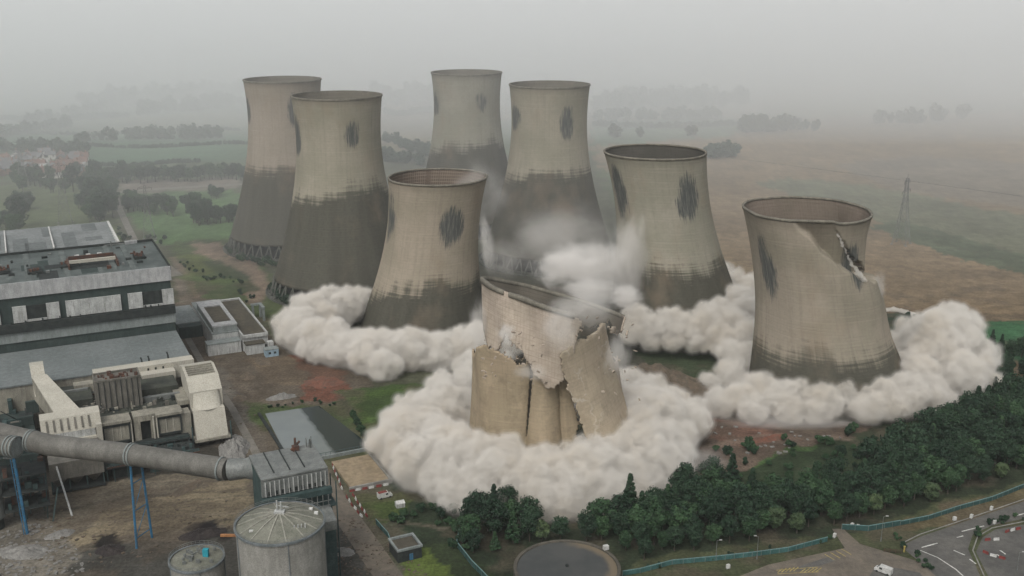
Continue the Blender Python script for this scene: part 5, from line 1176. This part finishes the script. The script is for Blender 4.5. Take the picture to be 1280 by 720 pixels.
fence([(574, 668), (571, 684), (590, 708), (602, 720), (640, 760)], 2.0, 'dark teal fence running down left of the round tank', m_fence)
fence([(470, 655), (485, 672), (492, 690)], 1.8, 'short teal fence behind the small hut', m_fence)
# lamp posts
def lamp(px, py, h, label, s=1):
    p = U(px, py); t = empty('street_lamp', p, 0, label, 'street lamp', 'lamp posts by the car park')
    MB().bar((0, 0, 0), (0, 0, 1.6), .16, 8).bar((0, 0, 1.6), (0, 0, h), .10, 8, .06).build('pole', c_galv, t)
    MB().bar((0, 0, h), (s*1.3, 0, h+.3), .06, 6).build('arm', c_galv, t); MB().box(s*1.1-.35, s*1.1+.5, -.17, .17, h+.2, h+.42).build('lamp_head', c_panel, t)
lamp(1101, 677, 9, 'lamp post with yellowed foot beside the gate to the drive'); lamp(946, 699, 8, 'lamp post behind the fence, brighter of the two left ones', -1)
lamp(895, 697, 6, 'thin lamp post at the fence, leftmost of the posts'); lamp(1271, 714, 6.5, 'lamp post among the barriers in the corner car park')
MB_ = MB().bar((0, 0, 0), (0, 0, 1.9), .28, 8); p = U(1130, 690); t = empty('bollard', p, 0, 'yellow post at the right end of the drive gate', 'bollard'); MB_.build('post', m_yel, t); MB().box(-.3, .3, -.3, .3, 1.9, 2.1).build('cap', m_yel, t)
p = U(1105, 690); q = U(1127, 692); t = empty('gate', p, 0, 'rusty red gate rails across the end of the drive', 'gate')
b = MB(); d = q-p
for z in (.4, .8, 1.2): b.bar((0, 0, z), (d.x, d.y, z), .07, 4)
b.build('rail', c_rust, t); b = MB()
for f in (0, .33, .66, 1): b.bar((d.x*f, d.y*f, 0), (d.x*f, d.y*f, 1.35), .09, 4)
b.build('post', c_rust, t)
# red and white barriers
def barrier_me(m):
    b = MB(); n = 2; pr = [(-.25, 0), (-.25, .15), (-.12, .45), (-.1, .95), (.1, .95), (.12, .45), (.25, .15), (.25, 0)]
    b.v = [(-1., y, z) for y, z in pr]+[(1., y, z) for y, z in pr]; k = len(pr)
    b.f = [tuple(range(k)), tuple(range(2*k-1, k-1, -1))]+[(i+k, (i+1) % k+k, (i+1) % k, i) for i in range(k)]
    me = b.mesh('barrier'); me.materials.append(m); return me
BR, BWm = barrier_me(c_red), barrier_me(c_white)
def barriers(pts, label_r, label_w, group, gap=2.5, world=False):
    q = [U(*p) for p in pts]; k = 0
    for a, c in zip(q, q[1:]):
        n = max(1, int((c-a).length/gap)); d = (c-a)/n; ang = math.atan2(d.y, d.x)
        for i in range(n):
            k += 1; r_ = k % 2; o = bpy.data.objects.new('road_barrier', BR if r_ else BWm); C.objects.link(o)
            o.scale = (.95, 1., .95); o.location = a+d*(i+.5)+Vector((rr.uniform(-.15, .15), rr.uniform(-.15, .15), 0)); o.rotation_euler = (0, 0, ang+rr.uniform(-.12, .12)); tag(o, label_r if r_ else label_w, 'barrier', group)
barriers([(415, 580), (421, 596), (428, 613)], 'red plastic barrier in the row beside the gravel bed', 'white plastic barrier in the row beside the gravel bed', 'barriers by the gravel bed')
barriers([(432, 620), (442, 634), (453, 648)], 'red barrier in the left of two rows along the yard road', 'white barrier in the left of two rows along the yard road', 'left row of barriers')
barriers([(440, 618), (449, 631), (460, 647)], 'red barrier in the right of two rows along the yard road', 'white barrier in the right of two rows along the yard road', 'right row of barriers')
barriers([(436, 615), (460, 611), (487, 606)], 'red barrier in the row along the front of the gravel bed', 'white barrier in the row along the front of the gravel bed', 'front row of barriers', 2.1)
barriers([(1228, 690), (1236, 694), (1246, 697), (1258, 700)], 'red barrier in the jumbled line in the corner car park', 'white barrier in the jumbled line in the corner car park', 'barriers in the corner car park', 2.1)
barriers([(1230, 676), (1250, 675)], 'red barrier near the planted bank', 'white barrier near the planted bank', 'barriers near the bank', 2.1)
barriers([(1256, 666), (1276, 661)], 'red barrier at the top of the corner car park', 'white barrier at the top of the corner car park', 'barriers at the top', 2.1)
# vehicles
def van(px, py, rz, label, body, cab):
    p = U(px, py); t = empty('van', p, rz, label, 'van'); 
    b = MB(); pr = [(-2.6, .45), (-2.6, 2.3), (1.1, 2.35), (1.9, 1.45), (2.6, 1.2), (2.65, .45)]; k = len(pr)
    b.v = [(x, -.95, z) for x, z in pr]+[(x, .95, z) for x, z in pr]; b.f = [tuple(range(k)), tuple(range(2*k-1, k-1, -1))]+[(i+k, (i+1) % k+k, (i+1) % k, i) for i in range(k)]
    b.build('body', body, t); MB().hexa([(1.16, -.85, 2.2), (1.9, -.85, 1.5), (1.9, .85, 1.5), (1.16, .85, 2.2), (1.2, -.85, 2.27), (1.94, -.85, 1.56), (1.94, .85, 1.56), (1.2, .85, 2.27)]).build('windscreen', c_dark, t)
    MB().box(.1, 1.0, -.98, -.955, 1.4, 2.05).box(.1, 1.0, .955, .98, 1.4, 2.05).build('side_window', c_dark, t)
    for x in (-1.7, 1.7):
        for y in (-.9, .9): MB().bar((x, y-.12, .38), (x, y+.12, .38), .38, 14).build('wheel', c_dark, t)
    MB().box(-2.45, .8, -.8, .8, 2.36, 2.42).build('roof_panel', cab, t); return t
van(1104, 716, 2.4, 'white van parked at the bottom edge in the middle of the car park', c_white, c_white)
van(481, 622, .5, 'red and white van on the grass in front of the gravel bed', c_white, c_red)
t = empty('site_tent', U(500, 633), .4, 'small off-white shelter on the grass in front of the dust ring', 'shelter'); MB().box(-1.5, 1.5, -1.2, 1.2, 0, 1.6).build('side', c_panel, t); MB().hexa([(-1.6, -1.3, 1.6), (1.6, -1.3, 1.6), (1.6, 1.3, 1.6), (-1.6, 1.3, 1.6), (-1.5, -.05, 2.4), (1.5, -.05, 2.4), (1.5, .05, 2.4), (-1.5, .05, 2.4)]).build('roof', c_white, t)
for px, py, lb in ((1065, 659, 'white bin at the mouth of the drive, left of a pair'), (1072, 661, 'white bin at the mouth of the drive, right of a pair'), (1043, 672, 'white box at the end of the pale teal fence'), (1193, 651, 'white sign box on the verge beside the road'), (1214, 648, 'small white sign post on the verge further along the road'), (1239, 638, 'white sign post high on the verge'), (910, 711, 'white crate on the grass below the fence'), (1243, 655, 'white post at the tip of the planted bank')):
    t = empty('sign_box', U(px, py), rr.uniform(0, 1), lb, 'box'); MB().box(-.55, .55, -.4, .4, .3, 1.5).build('box', c_white, t); MB().box(-.6, -.4, -.3, .3, 0, .3).box(.4, .6, -.3, .3, 0, .3).build('foot', c_galv, t)
# pylons
def pylon(px, py, h, label, rz=.5):
    p = U(px, py); t = empty('pylon', p, rz, label, 'pylon', 'electricity pylons'); k = h/50; b = MB(); r = .17*k
    lv = [(0, 5.0), (9, 3.9), (17, 3.0), (24, 2.2), (30, 1.6), (36, 1.25), (42, 1.0), (47, .8)]; cn = ((1, 1), (-1, 1), (-1, -1), (1, -1))
    for (z0, a0), (z1, a1) in zip(lv, lv[1:]):
        for i in range(4):
            c0, c1 = cn[i], cn[(i+1) % 4]
            b.bar((c0[0]*a0*k, c0[1]*a0*k, z0*k), (c0[0]*a1*k, c0[1]*a1*k, z1*k), r, 4)
            b.bar((c0[0]*a0*k, c0[1]*a0*k, z0*k), (c1[0]*a1*k, c1[1]*a1*k, z1*k), r*.6, 4); b.bar((c1[0]*a0*k, c1[1]*a0*k, z0*k), (c0[0]*a1*k, c0[1]*a1*k, z1*k), r*.6, 4)
            b.bar((c0[0]*a1*k, c0[1]*a1*k, z1*k), (c1[0]*a1*k, c1[1]*a1*k, z1*k), r*.6, 4)
    b.bar((0, 0, 47*k), (0, 0, 50*k), r, 4); b.build('lattice_mast', c_galv2, t)
    for z, l in ((31, 6.5), (38, 8.5), (45, 5.5)):
        for s in (-1, 1):
            e = MB(); e.bar((s*1.2*k, 1*k, z*k), (s*l*k, 0, (z+.3)*k), r*.8, 4); e.bar((s*1.2*k, -1*k, z*k), (s*l*k, 0, (z+.3)*k), r*.8, 4); e.bar((s*1.1*k, 0, (z+2)*k), (s*l*k, 0, (z+.3)*k), r*.8, 4); a = e.build('cross_arm', c_galv2, t)
            MB().bar((s*l*k, 0, (z+.3)*k), (s*l*k, 0, (z-1.8)*k), r*.7, 5).build('insulator', c_dark, a)
    b = MB(); [b.box(x*5*k-.8, x*5*k+.8, y*5*k-.8, y*5*k+.8, -.2, .4) for x, y in cn]; b.build('footing', c_conc, t)
c_galv2 = mat('pylon_steel', (.19, .195, .19), (.15, .155, .15), .5)
pylon(187, 300, 42, 'lattice pylon in the green meadow just behind the boiler house', .3); pylon(1126, 305, 50, 'lattice pylon standing alone in the brown field at the right', .9)
pylon(82, 280, 50, 'faint lattice pylon among trees at the left', .4); pylon(330, 205, 46, 'faint far pylon beyond the tree belt left of the towers', .4); pylon(30, 235, 46, 'faint pylon beyond the village trees', .4)
# village
c_brick = mat('red_brick_wall', (.30, .17, .12), (.24, .14, .10), .5); c_tile = mat('roof_tile', (.20, .10, .075), (.15, .085, .07), .5); c_slate = mat('slate_roof', (.16, .16, .165), (.12, .12, .125), .5); c_rend = mat('render_wall', (.62, .60, .56), (.55, .53, .5), .5)
hp = []
for wm in (c_brick, c_rend):
    for rm in (c_tile, c_slate): 
        b = MB().box(-5, 5, -3.6, 3.6, 0, 5.2); k = len(b.v); b.v += [(-5, 0, 8.0), (5, 0, 8.0)]; b.f += [(3, 0, k), (1, 2, k+1)]; b.f[1] = (4, 5, 6, 7); w_ = b.mesh('wall'); 
        g = MB(); g.hexa([(-5.4, -4.1, 4.9), (5.4, -4.1, 4.9), (5.4, 0, 8.1), (-5.4, 0, 8.1), (-5.4, -4.1, 5.2), (5.4, -4.1, 5.2), (5.4, 0, 8.5), (-5.4, 0, 8.5)]); g.hexa([(-5.4, 0.01, 8.1), (5.4, 0.01, 8.1), (5.4, 4.1, 4.9), (-5.4, 4.1, 4.9), (-5.4, .01, 8.5), (5.4, .01, 8.5), (5.4, 4.1, 5.2), (-5.4, 4.1, 5.2)])
        r_ = g.mesh('roof'); ch = MB().box(3, 4, -.5, .5, 8, 9.8).mesh('chimney'); wn = MB().box(-3.4, -2.2, -3.68, -3.62, 3.2, 4.4).mesh('window'); wn2 = MB().box(2.2, 3.4, -3.68, -3.62, 3.2, 4.4).mesh('window'); dr_ = MB().box(-.5, .5, -3.68, -3.62, 0, 2.1).mesh('door')
        w_.materials.append(wm); r_.materials.append(rm); ch.materials.append(c_brick); [q.materials.append(c_dark) for q in (wn, wn2, dr_)]; hp.append((w_, r_, ch, wn, wn2, dr_, wm is c_rend, rm is c_tile))
for k in range(62):
    px, py = rr.uniform(-8, 104), rr.uniform(196, 221); a = hp[rr.randrange(4)]; p = U(px, py+ (2 if px > 60 else 0))
    nm_ = ('pale rendered' if a[6] else 'red brick')+' house with '+('red tiled' if a[7] else 'slate')+' roof in the village at the far left'
    t = empty('house', p, rr.choice((.3, .5, 1.9, 2.1)), nm_, 'house', 'houses of the village'); s = rr.uniform(.9, 1.35); t.scale = (s, s, s)
    for nm, me in zip(('wall', 'roof', 'chimney', 'window', 'window', 'door'), a[:6]):
        o = link(nm, me, None, t)
for k, (px, py, w_) in enumerate(((8, 212, 24), (40, 216, 34), (62, 213, 22), (88, 210, 30))):
    t = empty('village_shed', U(px, py), .25, ('white low shed at the left edge of the village', 'longest white shed in the middle of the village', 'short white shed in the village', 'white shed at the right end of the village')[k], 'shed')
    MB().box(-w_/2, w_/2, -5, 5, 0, 5).build('wall', c_rend, t); MB().hexa([(-w_/2-.4, -5.4, 5), (w_/2+.4, -5.4, 5), (w_/2+.4, 5.4, 5), (-w_/2-.4, 5.4, 5), (-w_/2-.4, -.5, 7), (w_/2+.4, -.5, 7), (w_/2+.4, .5, 7), (-w_/2-.4, .5, 7)]).build('roof', c_fasc, t)
# heaps and rubble
def heap(name, px, py, rx, ry, h, m, label, cat, seed=1, rz=0.):
    n = 40; rnd = np.random.RandomState(seed); g = np.linspace(-1, 1, n); X, Y = np.meshgrid(g, g); f = fbm(X*2.2+seed*7+40, Y*2.2+seed*3+40, 5)
    f2 = fbm(X*7+seed, Y*7+50, 3); d = np.sqrt(X**2+Y**2)+(f-.5)*.7; Z = np.clip(1-d, 0, 1)**.8*h*(.6+.8*f2)-.12
    me = bpy.data.meshes.new(name); v = np.stack([X*rx, Y*ry, Z], -1).reshape(-1, 3); i = np.arange(n*n).reshape(n, n); q = np.stack([i[:-1, :-1], i[:-1, 1:], i[1:, 1:], i[1:, :-1]], -1).reshape(-1, 4)
    me.from_pydata(v.tolist(), [], q.tolist()); me.update(); o = link(name, me, m, None); p = U(px, py); o.location = p; o.rotation_euler = (0, 0, rz); return tag(o, label, cat)
m_coal = mat('black_heap', (.022, .018, .018), (.035, .028, .026), .4); m_ash = mat('grey_ash', (.22, .215, .20), (.17, .165, .155), .4); m_earth = mat('earth', (.13, .10, .072), (.095, .078, .058), .3); m_redearth = mat('red_earth', (.17, .07, .045), (.13, .07, .05), .3)
heap('coal_heap', 252, 668, 8, 4, 1.8, m_coal, 'long black heap behind the smaller silo', 'heap', 1, .5); heap('coal_heap', 137, 688, 5, 4, 1.8, m_coal, 'black conical heap in the middle of the yard', 'heap', 2)
heap('ash_heap', 293, 560, 6, 12, 3.5, m_ash, 'grey ash heap right of the cream hooded duct', 'heap', 3, .3); heap('rubble_heap', 352, 497, 7, 3, 2.2, m_ash, 'pale rubble heap at the far corner of the pond', 'heap', 4, .4)
heap('earth_bank', 820, 480, 26, 16, 9, m_earth, 'long brown earth bank behind the collapsing tower, right side', 'earth bank', 5, -.5); heap('red_heap', 405, 478, 10, 8, 1.2, m_redearth, 'low mound of red earth at the edge of the yard', 'heap', 6)
for k, (px, py, rx, ry, h, m, lb) in enumerate(((30, 690, 9, 5, 1.6, m_ash, 'grey rubble heap in the bottom left corner'), (75, 668, 5, 3, 1.1, m_ash, 'small grey rubble heap beside the blue post'), (310, 470, 6, 4, 1.1, m_earth, 'low brown heap in front of the grey offices'), (330, 452, 7, 4, 1.2, m_earth, 'tan heap below the blue cabin'), (430, 690, 4, 3, 1.2, m_ash, 'small grey heap right of the large silo'),
    (960, 548, 10, 3, .9, m_redearth, 'low red heap on the bare earth before the right-hand tower'), (235, 610, 8, 3, 1.2, m_earth, 'brown heap under the long duct'), (300, 498, 5, 3, 1.1, m_earth, 'brown heap beside the yard path'))):
    heap('rubble_heap', px, py, rx, ry, h, m, lb, 'heap', 20+k, k*.7)
b = MB(); RB = random.Random(9)
def chips(n, poly_px, s0, s1, name, m, label):
    b = MB(); xs = [p[0] for p in poly_px]; ys = [p[1] for p in poly_px]; c_ = 0
    while c_ < n:
        px, py = RB.uniform(min(xs), max(xs)), RB.uniform(min(ys), max(ys))
        if not inp(px, py, poly_px): continue
        c_ += 1; p = U(px, py); s = RB.uniform(s0, s1); a = RB.uniform(0, 3.1); ca_, sa_ = math.cos(a), math.sin(a); sy = s*RB.uniform(.3, 1); h = s*RB.uniform(.2, .7)
        b.box(-s, s, -sy, sy, 0, h, tf=lambda q: (p.x+q[0]*ca_-q[1]*sa_, p.y+q[0]*sa_+q[1]*ca_, q[2]))
    return tag(b.build(name, m), label, kind='stuff')
chips(420, [(0, 660), (60, 650), (110, 700), (90, 760), (-100, 760), (-60, 660)], .15, .8, 'rubble', m_ash, 'pale rubble strewn in the bottom left corner of the yard')
chips(150, [(250, 470), (440, 470), (440, 500), (330, 512), (300, 540), (262, 500)], .12, .55, 'rubble', m_earth, 'scattered debris over the bare yard left of the pond')
chips(260, [(20, 630), (300, 610), (300, 660), (100, 720), (40, 700)], .12, .6, 'debris', m_earth, 'scattered dark debris over the brown yard')
chips(220, [(420, 640), (470, 660), (540, 720), (420, 720)], .12, .5, 'debris', m_gbr if False else m_earth, 'scattered debris beside the large silo')
chips(40, [(880, 530), (1080, 545), (1000, 565), (900, 575)], .2, .9, 'rubble', m_ash, 'pale rubble on bare earth before the right-hand tower')
m_plank = mat('orange_beam', (.42, .2, .08), (.36, .18, .09), .5)
p = U(291, 671); t = MB().box(-4, 4, -.4, .4, .2, .9); tag(t.build('steel_beam', m_plank), 'orange beam lying on the yard left of the large silo', 'beam').location = (p.x, p.y, 0)
